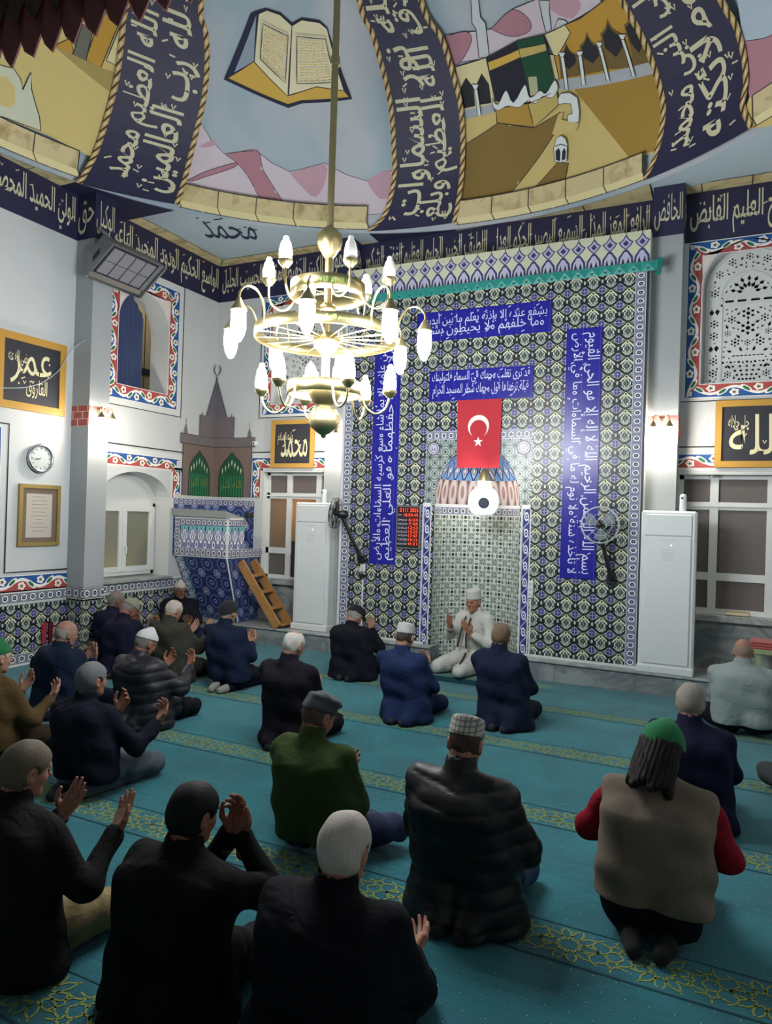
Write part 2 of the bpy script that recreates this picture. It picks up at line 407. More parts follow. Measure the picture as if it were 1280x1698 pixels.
mNavy = mat('navy_band', lambda: (lambda x, y, z: cmix(noise(vec(x, y, z), 2, 3), '#1c1d3a', '#2a2a4a'))(*OBJ()), .55)
mGold = mat('cream_lettering', '#d2cdaa', .5)
mBlueT = mat('cobalt_tile', lambda: (lambda u, v: cmix(mn(abs(frac(u/.2)-.5), 1) > .492, '#24248c', '#5757a8'))(*UV()), .25, spec=.3)
mInk = mat('white_lettering', '#cfd3ea', .3)
mTile = mat('ogee_tile', c_tile(), .3, spec=.3)
mMih = mat('mihrab_tile', c_mihrab, .28, spec=.35)
mStar = mat('star_tile', c_star, .25, spec=.35)
mRing = mat('ring_border_tile', c_ring(), .28, spec=.35)
mRingD = mat('dado_ring_tile', c_ring(.12, '#8d938f', '#c9cec9'), .25)
mBB = mat('blue_border_tile', c_blueborder, .22)
mRumi = mat('painted_vine_border', c_rumi, .6)
mLine = mat('black_line', '#17181a', .6)
mKur = mat('pulpit_tile', c_kursu, .25)
mNF = mat('navy_flower_tile', c_navyflower, .35)
mHood = mat('mihrab_hood_tile', c_hood, .25)
mCarp = mat('teal_carpet', c_carpet, .95, bump=b_carpet, bs=.6, bd=.006, sheen=.15)
mGoldC = mat('carpet_gold', '#85904c', .95)
mSeam = mat('carpet_seam', '#073a40', .95)
mMarb = mat('grey_marble', c_marble(), .3)
mMarbL = mat('pale_marble', c_marble('#a7aaa6', '#8b908e', 2.2), .35)
mStone = mat('painted_stone', c_stone, .8)
mSky = mat('painted_sky', c_sky, .8)
mCorner = mat('painted_corner_sky', '#b3c4cc', .8)
mCream = mat('crest_tile_cream', '#cfd0b4', .3)
mTeal = mat('teal_ribbon', lambda: (lambda u, v: cmix(abs(frac(u/.3)-.5)*2 > v, '#10786f', '#1c9a8e'))(*UV()), .5, sheen=.3)
mRope = mat('painted_rope', c_rope, .7)
DCOL = dict(mtn_pale='#aaa0a6', mtn_rose='#8f6670', mtn_mid='#9d7e88', navy='#1f2744', gold='#a98a3c', bookside='#77828e', page='#b9b394', minaret='#a3a8aa', cream='#b5ab80', strip='#8a9094', dark='#24252c', beige='#a89861', ochre='#6a5629', ochre2='#85692c', ochre3='#877846', orange='#9a762c', archbrown='#5a4a26', white='#b4b9b6', black='#1c1c2c', green='#12482f', gold2='#9c8c50', door='#908f70', goldbase='#8f7230', greywall='#55564c', pale='#a3a692', sky2='#8e9ca6', ink='#2c2b30')

# ---------------------------------------------------------------- wall painter: rectangles laid on a wall plane
def FW(y): return lambda u, v: (u, y, v)            # plane facing -y, u = x
def LW(x): return lambda u, v: (x, u, v)            # plane facing +x, u = y
def rect(mb, x0, z0, x1, z1, fn, m, uvm=None):
    uv = uvm or [(x0, z0), (x1, z0), (x1, z1), (x0, z1)]
    mb.add([fn(x0, z0), fn(x1, z0), fn(x1, z1), fn(x0, z1)], [(0, 1, 2, 3)], m, uv)
def strip(mb, a, b, w, fn, m, flip=False, s0=0.):     # strip from a to b, width w to the left of the way; uv across: 0 at the way itself
    dx, dy = b[0]-a[0], b[1]-a[1]; L = math.hypot(dx, dy); nx, ny = -dy/L*w, dx/L*w
    v0, v1 = (1, 0) if flip else (0, 1)
    mb.add([fn(*a), fn(*b), fn(b[0]+nx, b[1]+ny), fn(a[0]+nx, a[1]+ny)], [(0, 1, 2, 3)], m, [(s0, v0), (s0+L, v0), (s0+L, v1), (s0, v1)])
def frame_strip(mb, x0, z0, x1, z1, w, fn, m, sides='LBRT', k=.5):   # mitred border, inner edge = way
    c = {'B': ((x0, z0), (x1, z0), (0, -1)), 'R': ((x1, z0), (x1, z1), (1, 0)), 'T': ((x1, z1), (x0, z1), (0, 1)), 'L': ((x0, z1), (x0, z0), (-1, 0))}
    for s in sides:
        a, b, n = c[s]; d = (b[0]-a[0], b[1]-a[1]); L = math.hypot(*d); t = (d[0]/L, d[1]/L); N = max(1, round(L/k)); q = N*k/L
        p = [a, b, (b[0]+(n[0]+t[0])*w, b[1]+(n[1]+t[1])*w), (a[0]+(n[0]-t[0])*w, a[1]+(n[1]-t[1])*w)]
        mb.add([fn(*P) for P in p], [(0, 1, 2, 3)], m, [(0, 0), (L*q, 0), ((L+w)*q, 1), (-w*q, 1)])
def lines(mb, pts, w, fn, m, closed=False):
    V, F = ribbon(pts, w, closed); mb.flat(V, F, fn, m)
def arch(xc, z0, zs, r, n=18, pt=1.0):        # window outline with a round head
    return [(xc+r, z0), (xc+r, zs)]+[(xc+r*math.cos(a), zs+r*pt*math.sin(a)) for a in [PI*i/n for i in range(1, n)]]+[(xc-r, zs), (xc-r, z0)]
def wall(name, outer, holes, plane, depthvec, extra=None):
    mb = MB(); V, F = tri(outer, holes, None); mb.flat(V, F, plane, 0)
    for h in holes:
        for i in range(len(h)):
            a, b = h[i], h[(i+1) % len(h)]; A, B = Vector(plane(*a)), Vector(plane(*b)); D = Vector(depthvec); mb.add([A, B, B+D, A+D], [(0, 1, 2, 3)], 1)
    if extra: extra(mb)
    return mb

BAND0, BAND1 = 5.20, 5.78
SLOTS = [mWall, mWhite, mNavy, mGold, mRumi, mLine, mTile, mRingD, mStone, mBrick, mPillar]
# front wall ------------------------------------------------------
WC_R, WC_L = .14, -5.87          # centres of the two lattice windows
def win_border(mb, xc, fn):
    e = fn[0]; f2 = fn[1]
    h = arch(xc, 3.53, 4.66, .48); o = [(xc-.69, 3.34), (xc+.69, 3.34), (xc+.69, 5.20), (xc-.69, 5.20)]
    V, F = tri(o, [[(xc-.49, 3.53), (xc+.49, 3.53), (xc+.49, 5.12), (xc-.49, 5.12)]]); mb.flat(V, F, e, 1)
    frame_strip(mb, xc-.49, 3.53, xc+.49, 5.03, .16, f2, 4, 'LBRT', .5)
    for sx in (-1, 1):      # red spandrel corners over the arch
        p = [(xc+sx*.49, 5.03), (xc, 5.16)]+[(xc+sx*.5*math.cos(a), 4.66+.5*math.sin(a)) for a in [PI/2*(1-i/8) for i in range(9)]]
        V, F = tri(p); mb.flat(V, F, f2, 9)
    lines(mb, [(xc-.70, 3.33), (xc+.70, 3.33), (xc+.70, 5.2), (xc-.70, 5.2)], .018, f2, 5, True)
def front_extra(mb):
    f1, f2, f3, f4 = FW(YF-.003), FW(YF-.006), FW(YF-.009), FW(YF-.012)
    rect(mb, XL, BAND0, XR, BAND1, f1, 2)
    for t, a, b in (('الفتاح العليم القابض', -.50, .62), ('الباسط', .68, 1.6), ('الرافع المعز المذل السميع البصير الحكم العدل', -2.9, -.95), ('اللطيف الخبير الحليم العظيم الغفور الشكور', -4.8, -2.98), ('العلي الكبير الحفيظ المقيت الحسيب الجليل', -7.36, -5.22)):
        put_text(mb, t, a, 5.25, b, 5.72, f2, 3, True, 0, .01); hare(mb, int((b-a)*9), a, 5.45, b, 5.73, f3, .045, 3, len(t))
    for xc in (WC_R, WC_L): win_border(mb, xc, (f1, f2))
    for a, b, in ((-6.67, -5.19), (-.55, 1.0)):      # painted vine over the lower windows
        rect(mb, a, 2.52, b, 2.80, f1, 1); strip(mb, (a, 2.55), (b, 2.55), .17, f2, 4); lines(mb, [(a, 2.80), (b, 2.80)], .018, f2, 5)
    rect(mb, -6.69, 2.10, -6.47, 2.62, f1, 1); strip(mb, (-6.50, 2.10), (-6.50, 2.64), .165, f3, 4)
    for xc in (WC_R, WC_L): lines(mb, [(xc-.68, 2.5), (xc+.68, 2.5)], .01, f2, 1)
HW_L = [(-6.45, .88), (-5.17, .88), (-5.17, 2.50), (-6.45, 2.50)]; HW_R = [(-.54, .88), (.80, .88), (.80, 2.48), (-.54, 2.48)]
niche_hole = [(-3.46, 0.0), (-2.26, 0.0), (-2.26, 3.0), (-3.46, 3.0)]
mb = wall('wall_front', [(XL, 0), (XR, 0), (XR, 6.35), (XL, 6.35)], [HW_L, HW_R, [(-3.44,.06),(-2.28,.06),(-2.28,2.85),(-3.44,2.85)], arch(WC_R, 3.53, 4.66, .48), arch(WC_L, 3.53, 4.66, .48)], FW(YF), (0, .26, 0), front_extra)
mb.build('wall_front', SLOTS, kind='structure')
# left wall -------------------------------------------------------
LWIN = arch(7.37, .90, 1.98, .66, 16, .62); LUP = arch(7.42, 3.55, 4.42, .47, 16)
LWIN2 = [(3.9, 1.20), (5.02, 1.20), (5.02, 2.60), (3.9, 2.60)]
def left_extra(mb):
    f1, f2, f3 = LW(XL+.003), LW(XL+.006), LW(XL+.009)
    rect(mb, YB, BAND0, YF, BAND1, f1, 2)
    for t, a, b in (('الواسع الحكيم الودود المجيد الباعث', 6.72, 8.95), ('الولي الحميد المحصي المبدئ المعيد المحيي', 3.9, 6.2), ('المميت الحي القيوم الواجد الماجد الواحد', 1.4, 3.8)):
        put_text(mb, t, a, 5.25, b, 5.72, f2, 3, True, 0, .01); hare(mb, int((b-a)*9), a, 5.45, b, 5.73, f3, .045, 3, len(t))
    # upper opening border
    V, F = tri([(6.70, 3.27), (8.18, 3.27), (8.18, 5.20), (6.70, 5.20)], [arch(7.42, 3.55, 4.42, .47, 16)]); mb.flat(V, F, f1, 1)
    frame_strip(mb, 6.95, 3.55, 7.90, 4.90, .20, f2, 4, 'LBRT')
    for sx in (-1, 1):
        p = [(7.42+sx*.475, 4.90), (7.42, 4.93)]+[(7.42+sx*.49*math.cos(a), 4.42+.49*math.sin(a)) for a in [PI/2*(1-i/8) for i in range(9)]]
        V, F = tri(p); mb.flat(V, F, f2, 9)
    lines(mb, [(6.69, 3.26), (8.19, 3.26), (8.19, 5.2), (6.69, 5.2)], .018, f2, 5, True)
    # lower window: vine along the top and down the right side
    rect(mb, 6.57, 2.44, 8.28, 2.70, f1, 1); rect(mb, 8.03, 1.9, 8.28, 2.5, f1, 1)
    frame_strip(mb, 6.60, 1.0, 8.06, 2.46, .17, f2, 4, 'T'); strip(mb, (8.06, 2.47), (8.06, 2.05), .17, f2, 4)
    lines(mb, [(6.57, 2.74), (8.27, 2.74), (8.27, 2.1)], .018, f2, 5)
    # panel left of the pillar
    strip(mb, (6.25, .87), (2.5, .87), -.19, f2, 4, s0=0); lines(mb, [(6.27, 1.10), (5.40, 1.10), (5.40, 2.80), (3.5, 2.80)], .022, f2, 5)
    frame_strip(mb, 3.9, 1.2, 5.15, 2.6, .16, f2, 4, 'LRT')
    # tiled dado
    rect(mb, 2.0, 0, YF, .72, f1, 6); strip(mb, (2.0, .74), (YF, .74), .12, f2, 7); strip(mb, (2.0, .02), (YF, .02), .12, f2, 7)
    rect(mb, 2.0, .86, YF, .885, f2, 1); rect(mb, 2.0, 0, YF, .022, f3, 1)
mb = wall('wall_left', [(YB, 0), (YF, 0), (YF, 6.35), (YB, 6.35)], [LWIN, LUP, LWIN2], LW(XL), (-.34, 0, 0), left_extra)
mb.build('wall_left', SLOTS, kind='structure')
mb = MB(); mb.quad((XR, YB, 0), (XR, YF, 0), (XR, YF, 6.35), (XR, YB, 6.35)); mb.quad((XR-.003, YB, BAND0), (XR-.003, YF, BAND0), (XR-.003, YF, BAND1), (XR-.003, YB, BAND1), 2)
mb.build('wall_right', SLOTS, kind='structure')
mb = MB(); mb.quad((XL, YB, 0), (XR, YB, 0), (XR, YB, 6.35), (XL, YB, 6.35)); mb.build('wall_back', SLOTS, kind='structure')
# pillars ----------------------------------------------------------
def pillar(name, lo, hi, ft, axis):
    mb = MB(); mb.box(lo, hi, 10); e = .004
    (x0, y0, z0), (x1, y1, z1) = lo, hi
    faces = [(lambda u, v: (u, y0-e, v), x0-e, x1+e), (lambda u, v: (x1+e, u, v), y0-e, y1+e), (lambda u, v: (x0-e, u, v), y0-e, y1+e)]
    for i, (fn, a, b) in enumerate(faces):
        rect(mb, a, BAND0, b, BAND1, fn, 2); rect(mb, a, 2.88, b, 3.13, fn, 9)
        if i < 2: put_text(mb, ft[i], a+.02, 5.27, b-.02, 5.68, (lambda f: lambda u, v: tuple(q+(s*.004) for q, s in zip(f(u, v), ((0, -1, 0) if i == 0 else (1, 0, 0)))))(fn), 3, True)
    mb.build(name, SLOTS, kind='structure')
pillar('trim_1', (XL, 6.25, .885), (-7.12, 6.56, 6.2), ('حق', 'الوكيل'), 0)
pillar('trim_2', (-.88, 8.68, .24), (-.55, YF, 6.2), ('الخافض', 'هو'), 0)
pillar('trim_3', (-5.19, 8.68, .24), (-4.86, YF, 6.2), ('الغفور', 'هو'), 0)
mb = MB()    # tiled foot of the left pillar
for fn, a, b in ((lambda u, v: (u, 6.245, v), XL, -7.115), (lambda u, v: (-7.115, u, v), 6.245, 6.565), (lambda u, v: (-u, 6.565, v), 7.115, -XL)):
    rect(mb, a, .0, b, .72, fn, 6); strip(mb, (a, .74), (b, .74), .14, fn, 7); strip(mb, (a, 0), (b, 0), .12, fn, 7)
mb.build('trim_4', SLOTS, kind='structure')
# ceiling corners and dome ------------------------------------------
def circ(r, n=96): return [(DC[0]+r*math.cos(2*PI*i/n), DC[1]+r*math.sin(2*PI*i/n)) for i in range(n)]
CS = [mCorner, mStone, mLine, mat('corner_script', '#24304a', .6), mNavy]
mb = MB(); up = lambda z: (lambda u, v: (u, v, z))
V, F = tri([(XL, -.13), (XR, -.13), (XR, YF), (XL, YF)], [circ(4.555)]); mb.flat(V, F, up(ZC), 0)
mb.quad((XL, YB, ZC), (XR, YB, ZC), (XR, -.13, ZC), (XL, -.13, ZC), 0)
for sx, x in ((1, XL), (-1, XR)):
    for sy, y in ((-1, YF), (1, -.13)):
        L = 2.9; w = .24
        p = [(x, y), (x+sx*L, y), (x+sx*(L-.9), y+sy*w), (x+sx*w, y+sy*w), (x+sx*w, y+sy*(L-.9)), (x, y+sy*L)]
        V, F = tri(p); mb.flat(V, F, up(ZC-.004), 1)
        mb.flat(*ribbon([(x+sx*(L-.9), y+sy*w), (x+sx*w, y+sy*w), (x+sx*w, y+sy*(L-.9))], .012), up(ZC-.006), 2)
        mb.flat(*ribbon([(x, y), (x+sx*w, y+sy*w)], .012), up(ZC-.006), 2)
        for k in range(1, 5):
            mb.flat(*ribbon([(x+sx*k*.52, y), (x+sx*k*.52, y+sy*w)], .01), up(ZC-.006), 2); mb.flat(*ribbon([(x, y+sy*k*.52), (x+sx*w, y+sy*k*.52)], .01), up(ZC-.006), 2)
for a0, a1, m in ((64.6, 97, 1), (97, 112, 4), (160.2, 178, 1), (144.9, 160.2, 4)):
    P_ = [(DC[0]+4.56*math.cos(math.radians(a0+(a1-a0)*i/12)), DC[1]+4.56*math.sin(math.radians(a0+(a1-a0)*i/12))) for i in range(13)]
    Q_ = [(x, YF) if a1 < 120 else (XL, y) for x, y in P_]
    for i in range(12): mb.quad((*P_[i], ZC-.009), (*P_[i+1], ZC-.009), (*Q_[i+1], ZC-.009), (*Q_[i], ZC-.009), m)
    if m == 1:
        for i in (0, 4, 8, 12): mb.flat(*ribbon([P_[i], Q_[i]], .012), up(ZC-.011), 2)
def cornertext(t, c, ang, w, h):
    ca, sa = math.cos(ang), math.sin(ang)
    put_text(mb, t, -w/2, -h/2, w/2, h/2, lambda u, v: (c[0]+u*ca+v*sa, c[1]+u*sa-v*ca, ZC-.006), 3, True)
    hare(mb, 7, -w/2, h*.1, w/2, h*.75, lambda u, v: (c[0]+u*ca+v*sa, c[1]+u*sa-v*ca, ZC-.006), .09, 3)
cornertext('محمد', (-6.36, 7.86), math.radians(28), .74, .60)
mb.build('ceiling', CS, kind='structure')
DOME = [
('mtn_pale',[(144.5,4.3),(143.4,11.7),(141.7,20.6),(139.8,17.8),(137.4,15.5),(135.1,16.5),(132.0,17.5),(129.3,15.4),(126.1,13.9),(120.1,16.6),(116.1,14.2),(112.6,12.9),(109.1,14.9),(105.9,15.4),(106.0,5.5),(113.9,4.5),(120.7,4.9),(127.4,4.7),(133.1,4.7),(139.1,5.3)]),
('mtn_rose',[(137.4,15.5),(135.1,16.5),(131.8,17.6),(130.8,13.8),(129.1,10.6),(126.9,5.8),(130.5,6.2),(132.7,10.6),(134.9,13.8)]),
('mtn_mid',[(126.1,13.6),(120.1,16.3),(119.8,12.6),(121.5,8.5),(123.9,10.7)]),
('mtn_mid',[(112.6,12.9),(108.6,15.2),(107.6,10.0),(110.2,8.6)]),
('mtn_rose',[(143.2,7.6),(139.9,11.0),(135.5,14.0),(135.7,12.9),(139.8,9.8),(142.2,7.9)]),
('mtn_mid',[(141.7,15.7),(139.8,17.7),(139.0,17.0),(140.7,15.9)]),
('navy',[(134.5,43.0),(135.5,42.4),(138.8,30.2),(135.6,29.5),(126.9,27.3),(124.5,28.5),(115.1,30.0),(119.9,42.3),(121.5,43.3),(125.2,43.4),(127.1,42.3),(129.6,43.6),(132.7,43.8)]),
('gold',[(138.2,30.6),(133.9,34.6),(127.4,30.5),(126.9,29.6),(121.8,32.0),(116.6,31.5),(115.6,30.3),(124.5,29.0),(127.0,27.9)]),
('bookside',[(134.4,42.5),(137.2,31.9),(133.9,34.7)]),
('page',[(134.0,42.7),(132.4,43.6),(129.6,43.3),(127.1,41.9),(127.1,29.5),(133.8,34.6)]),
('page',[(127.1,41.9),(125.2,43.1),(121.5,43.0),(119.9,42.1),(116.6,31.5),(121.8,31.9),(126.9,29.7)]),
('mtn_pale',[(97.7,35.1),(95.7,39.9),(91.5,39.5),(86.8,38.9),(81.9,40.7),(78.9,40.7),(73.4,40.5),(66.5,37.3),(66.3,35.2),(73.2,35.0),(77.3,34.9),(88.5,34.5)]),
('mtn_rose',[(96.1,39.6),(91.7,39.7),(90.9,37.9),(93.7,34.9),(95.1,34.8),(95.6,37.1)]),
('mtn_rose',[(86.8,38.9),(81.9,40.7),(79.4,38.4),(79.7,36.5),(83.2,36.6)]),
('mtn_mid',[(75.7,39.5),(71.6,39.2),(69.6,36.9),(71.9,35.4),(74.6,37.6)]),
('minaret',[(89.2,44.6),(87.7,44.2),(88.2,41.2),(87.5,40.1),(88.2,34.4),(90.1,34.9),(89.6,39.6),(90.1,40.7)]),
('minaret',[(76.5,40.3),(74.7,39.6),(75.3,38.1),(75.9,35.3),(77.0,35.1),(76.9,37.5)]),
('minaret',[(75.6,34.9),(74.2,36.4),(73.0,35.6),(72.8,34.6),(73.4,34.5)]),
('cream',[(94.9,34.2),(88.4,34.6),(82.8,33.9),(76.7,31.2),(75.4,29.6),(76.6,24.6),(78.4,23.6),(88.9,25.8),(95.1,24.3)]),
('strip',[(94.9,26.1),(89.1,26.1),(88.9,24.3),(95.0,24.3)]),
('dark',[(94.6,26.4),(94.4,30.4),(93.1,32.0),(92.0,29.9),(92.2,26.4)]),
('dark',[(91.5,26.5),(91.2,30.6),(90.1,32.1),(89.1,29.8),(89.2,26.3)]),
('beige',[(95.4,24.2),(89.0,24.5),(86.8,24.6),(78.3,24.1),(76.6,24.6),(62.0,20.6),(60.8,16.6),(62.9,5.7),(67.1,6.5),(96.0,6.2)]),
('ochre',[(94.9,19.1),(88.5,22.2),(82.4,19.4),(77.6,20.8),(79.3,16.8),(87.1,6.8),(96.1,6.4)]),
('ochre2',[(74.8,24.3),(61.8,20.3),(60.8,16.6),(63.0,6.0),(67.5,6.8)]),
('ochre',[(83.0,6.8),(79.0,11.0),(77.3,10.0),(78.0,6.7)]),
('orange',[(73.5,35.0),(70.5,34.8),(65.7,35.4),(64.2,36.1),(62.0,34.8),(60.9,26.4),(61.4,22.0),(76.7,26.5),(76.6,30.9)]),
('cream',[(77.3,34.9),(73.3,35.0),(72.8,33.4),(74.1,32.3),(76.0,30.7),(76.7,31.2)]),
('strip',[(76.9,26.7),(61.6,22.4),(61.9,20.3),(76.8,24.6)]),
('archbrown',[(76.4,26.7),(75.8,30.9),(75.2,31.0),(74.7,31.3),(74.3,31.8),(74.0,32.3),(73.9,31.6),(73.7,30.8),(73.3,30.2),(72.7,29.5),(73.0,25.9)]),
('dark',[(75.5,30.6),(75.0,30.8),(74.6,31.0),(74.3,31.4),(74.0,31.8),(74.0,31.2),(73.8,30.6),(73.5,30.1),(73.0,29.6),(73.2,28.3),(74.6,27.7),(75.7,29.1)]),
('archbrown',[(72.5,25.7),(71.9,30.8),(71.3,31.0),(70.8,31.3),(70.4,31.8),(70.1,32.4),(70.1,31.6),(69.9,30.8),(69.5,30.1),(69.0,29.4),(68.7,24.8)]),
('dark',[(71.6,30.5),(71.1,30.7),(70.7,31.0),(70.4,31.4),(70.1,31.9),(70.1,31.2),(70.0,30.6),(69.7,29.9),(69.2,29.4),(69.2,27.7),(70.5,26.9),(71.8,28.6)]),
('archbrown',[(68.5,24.8),(68.0,31.0),(67.4,31.2),(66.9,31.5),(66.5,32.0),(66.2,32.6),(66.1,31.7),(65.9,30.9),(65.4,30.0),(64.8,29.3),(64.8,23.2)]),
('dark',[(67.7,30.6),(67.2,30.8),(66.8,31.1),(66.5,31.5),(66.3,32.0),(66.2,31.2),(66.0,30.5),(65.6,29.8),(65.1,29.2),(65.2,27.1),(66.6,26.0),(67.9,28.4)]),
('archbrown',[(64.3,23.2),(63.9,30.3),(63.5,30.4),(63.2,30.5),(62.9,30.8),(62.6,31.1),(62.7,30.2),(62.5,29.2),(62.1,28.3),(61.5,27.4),(61.8,22.4)]),
('dark',[(63.8,29.8),(63.4,29.9),(63.1,30.0),(62.9,30.2),(62.7,30.5),(62.7,29.7),(62.6,28.9),(62.3,28.1),(61.8,27.4),(62.0,25.8),(63.0,24.7),(63.8,27.2)]),
('white',[(75.5,30.5),(74.9,30.2),(75.5,24.2),(76.0,24.5)]),
('white',[(75.6,31.2),(74.5,30.7),(75.0,30.1),(75.5,30.3)]),
('white',[(72.5,29.4),(71.9,29.2),(72.5,23.9),(73.1,24.1)]),
('white',[(72.6,30.1),(71.5,29.6),(72.0,29.0),(72.5,29.2)]),
('white',[(68.9,29.3),(68.4,29.1),(68.5,22.6),(69.0,22.9)]),
('white',[(69.0,30.0),(68.0,29.5),(68.5,28.9),(68.9,29.1)]),
('white',[(65.0,28.6),(64.5,28.3),(64.4,21.2),(64.9,21.5)]),
('white',[(65.1,29.3),(64.0,28.7),(64.6,28.1),(65.0,28.4)]),
('white',[(91.8,29.8),(91.2,29.6),(91.2,24.3),(91.8,24.4)]),
('white',[(92.1,30.5),(90.8,30.2),(91.3,29.4),(91.8,29.5)]),
('black',[(88.6,34.5),(82.3,35.6),(82.1,26.0),(83.5,24.1),(88.3,26.5)]),
('green',[(82.3,35.6),(77.3,34.9),(77.5,26.5),(78.1,25.2),(82.1,26.0)]),
('gold',[(88.4,33.7),(82.3,34.2),(82.2,32.8),(88.4,32.1)]),
('gold2',[(82.2,34.3),(77.3,33.5),(77.4,32.2),(82.3,32.6)]),
('door',[(81.7,29.0),(80.2,28.6),(80.5,25.6),(81.9,25.9)]),
('goldbase',[(88.4,24.9),(84.6,24.6),(82.5,24.2),(82.2,19.4),(88.5,22.2)]),
('gold2',[(82.6,24.1),(77.3,24.9),(77.4,22.1),(82.2,19.4)]),
('white',[(88.7,27.1),(87.9,25.6),(86.0,27.9),(85.1,25.2),(82.5,27.9),(82.1,25.2),(80.1,25.9),(79.2,25.0),(77.3,26.8),(77.0,25.1),(78.3,23.8),(79.8,24.7),(81.3,23.8),(82.6,24.8),(84.2,24.0),(86.2,24.9),(87.9,24.5),(88.8,25.4)]),
('white',[(77.4,23.2),(76.7,24.0),(75.2,23.6),(74.1,22.1),(74.2,19.3),(74.6,17.5),(76.5,17.8),(76.3,19.5),(75.4,19.5),(75.4,21.5),(76.5,22.0),(77.4,22.2)]),
('beige',[(79.3,16.8),(77.7,20.4),(76.8,20.3),(77.4,19.1),(74.6,17.2),(75.2,15.9)]),
('white',[(79.3,14.1),(78.0,14.2),(77.0,13.4),(77.3,10.3),(78.3,10.4),(79.3,11.0)]),
('white',[(79.1,14.3),(78.7,15.7),(77.8,16.0),(77.1,15.1),(76.9,13.5),(78.0,14.3)]),
('dark',[(79.1,11.3),(79.0,13.2),(78.4,13.6),(78.2,12.7),(78.4,10.7)]),
('dark',[(78.1,10.7),(77.9,12.6),(77.5,13.3),(77.3,12.4),(77.5,10.8)]),
('beige',[(186.0,27.0),(180.8,-2.5),(171.3,6.6),(164.9,7.0),(158.2,5.9),(156.6,12.0),(155.9,21.5),(156.4,32.5),(158.2,39.8)]),
('orange',[(161.3,33.4),(158.3,33.2),(159.3,24.1),(161.8,24.2)]),
('greywall',[(163.7,29.8),(161.9,30.1),(161.7,23.8),(163.8,23.9)]),
('orange',[(166.6,24.1),(164.8,26.6),(163.8,24.6),(164.3,23.2)]),
('ochre3',[(166.8,23.9),(164.5,24.1),(159.1,24.2),(156.4,24.5),(156.2,20.1)]),
('cream',[(158.1,32.1),(157.9,33.1),(156.3,25.7),(158.8,25.8)]),
('pale',[(174.9,15.4),(172.4,16.0),(171.3,16.5),(170.1,15.3),(169.5,13.5),(168.9,17.4),(168.3,14.3),(166.6,9.8),(166.2,7.2),(168.8,6.9),(171.3,6.6),(173.7,5.8)]),
('beige',[(174.0,12.7),(172.0,14.4),(170.7,13.6),(170.2,10.7),(170.6,8.9),(173.5,8.4)]),
('sky2',[(46.5,25.0),(35.7,14.5),(36.9,8.1),(45.2,14.2),(47.9,16.0)]),
('mtn_rose',[(47.8,16.1),(45.1,14.3),(40.5,11.5),(41.4,2.1),(45.9,5.1),(48.3,5.9),(48.0,11.9)]),
('beige',[(48.3,6.2),(41.3,4.7),(41.2,-3.3),(45.9,-1.2),(50.3,1.5)]),
]
DMK = sorted(DCOL); DMI = {k: i+5 for i, k in enumerate(DMK)}
DM = [mSky, mNavy, mRope, mStone, mGold]+[mat('mural_'+k, lift(DCOL[k], 1.75 if k not in ('black', 'ink', 'dark', 'navy', 'green') else 1.15), .8) for k in DMK]
def dome(off):
    def f(phi, t):
        a, b = math.radians(phi), math.radians(t)
        return (DC[0]+(DA-off)*math.cos(b)*math.cos(a), DC[1]+(DA-off)*math.cos(b)*math.sin(a), ZC+(DH-off)*math.sin(b))
    return f
mb = MB(); N = 120; R = 45
V = [(360*i/N, 90*j/R*.9999) for j in range(R+1) for i in range(N)]
F = [(j*N+i, j*N+(i+1) % N, (j+1)*N+(i+1) % N, (j+1)*N+i) for j in range(R) for i in range(N)]
mb.flat(V, F, dome(0), 0, smooth=True)
def dpoly(p, off, m, g=2.5):
    V, F = tri(p, (), (g, g)); mb.flat(V, F, dome(off), m)
def densify(p, s=2.0, closed=True):
    out = []
    for i in range(len(p) if closed else len(p)-1):
        a, b = p[i], p[(i+1) % len(p)]; n = max(1, int(math.hypot(b[0]-a[0], b[1]-a[1])/s))
        out += [(a[0]+(b[0]-a[0])*k/n, a[1]+(b[1]-a[1])*k/n) for k in range(n)]
    if not closed: out.append(p[-1])
    return out
OUTL = {'gold', 'page', 'orange', 'greywall', 'black', 'green', 'beige', 'minaret', 'cream', 'white', 'navy', 'goldbase', 'gold2', 'pale', 'ochre', 'mtn_pale', 'mtn_rose'}
for i, (k, p) in enumerate(DOME):
    off = .006+.0015*i
    if (k == 'white' and len(p) > 12) or k in ('mtn_rose', 'mtn_mid'): p = spline(p+p[:1], 3)[:-1]
    q = densify(p); dpoly(q, off, DMI[k])
    if k in OUTL and k != 'beige': mb.flat(*ribbon(q, .11 if 'mtn' in k or k == 'white' else .17, True), dome(off+.001), DMI['ink'])
OFF = .006+.0015*len(DOME)
# lines of script on the painted open book
LP = [p for k, p in DOME if k == 'page']
rr = random.Random(3)
for P_, (ax, bx) in zip(LP[:2], (((0, 5, 4, 3)), ((0, 5, 4, 3)))) if False else (): pass
def bil(c, s, t): return tuple((c[0][k]*(1-s)+c[1][k]*s)*(1-t)+(c[3][k]*(1-s)+c[2][k]*s)*t for k in (0, 1))
for c in ((LP[0][0], LP[0][3], LP[0][4], LP[0][5]), (LP[1][0], LP[1][3], LP[1][4], LP[1][6])):
    fr = [bil(c, s, t) for s, t in ((.14, .12), (.9, .14), (.9, .84), (.14, .82))]
    mb.flat(*ribbon(densify(fr), .18, True), dome(OFF+.002), DMI['navy'])
    for r_ in range(8):
        s = .2
        while s < .82:
            w = .04+.07*rr.random(); t = .2+r_*.083
            mb.flat(*ribbon([bil(c, s, t), bil(c, s+w*.5, t+.014*rr.uniform(-1, 1)), bil(c, s+w, t)], .16), dome(OFF+.002), DMI['gold']); s += w+.03
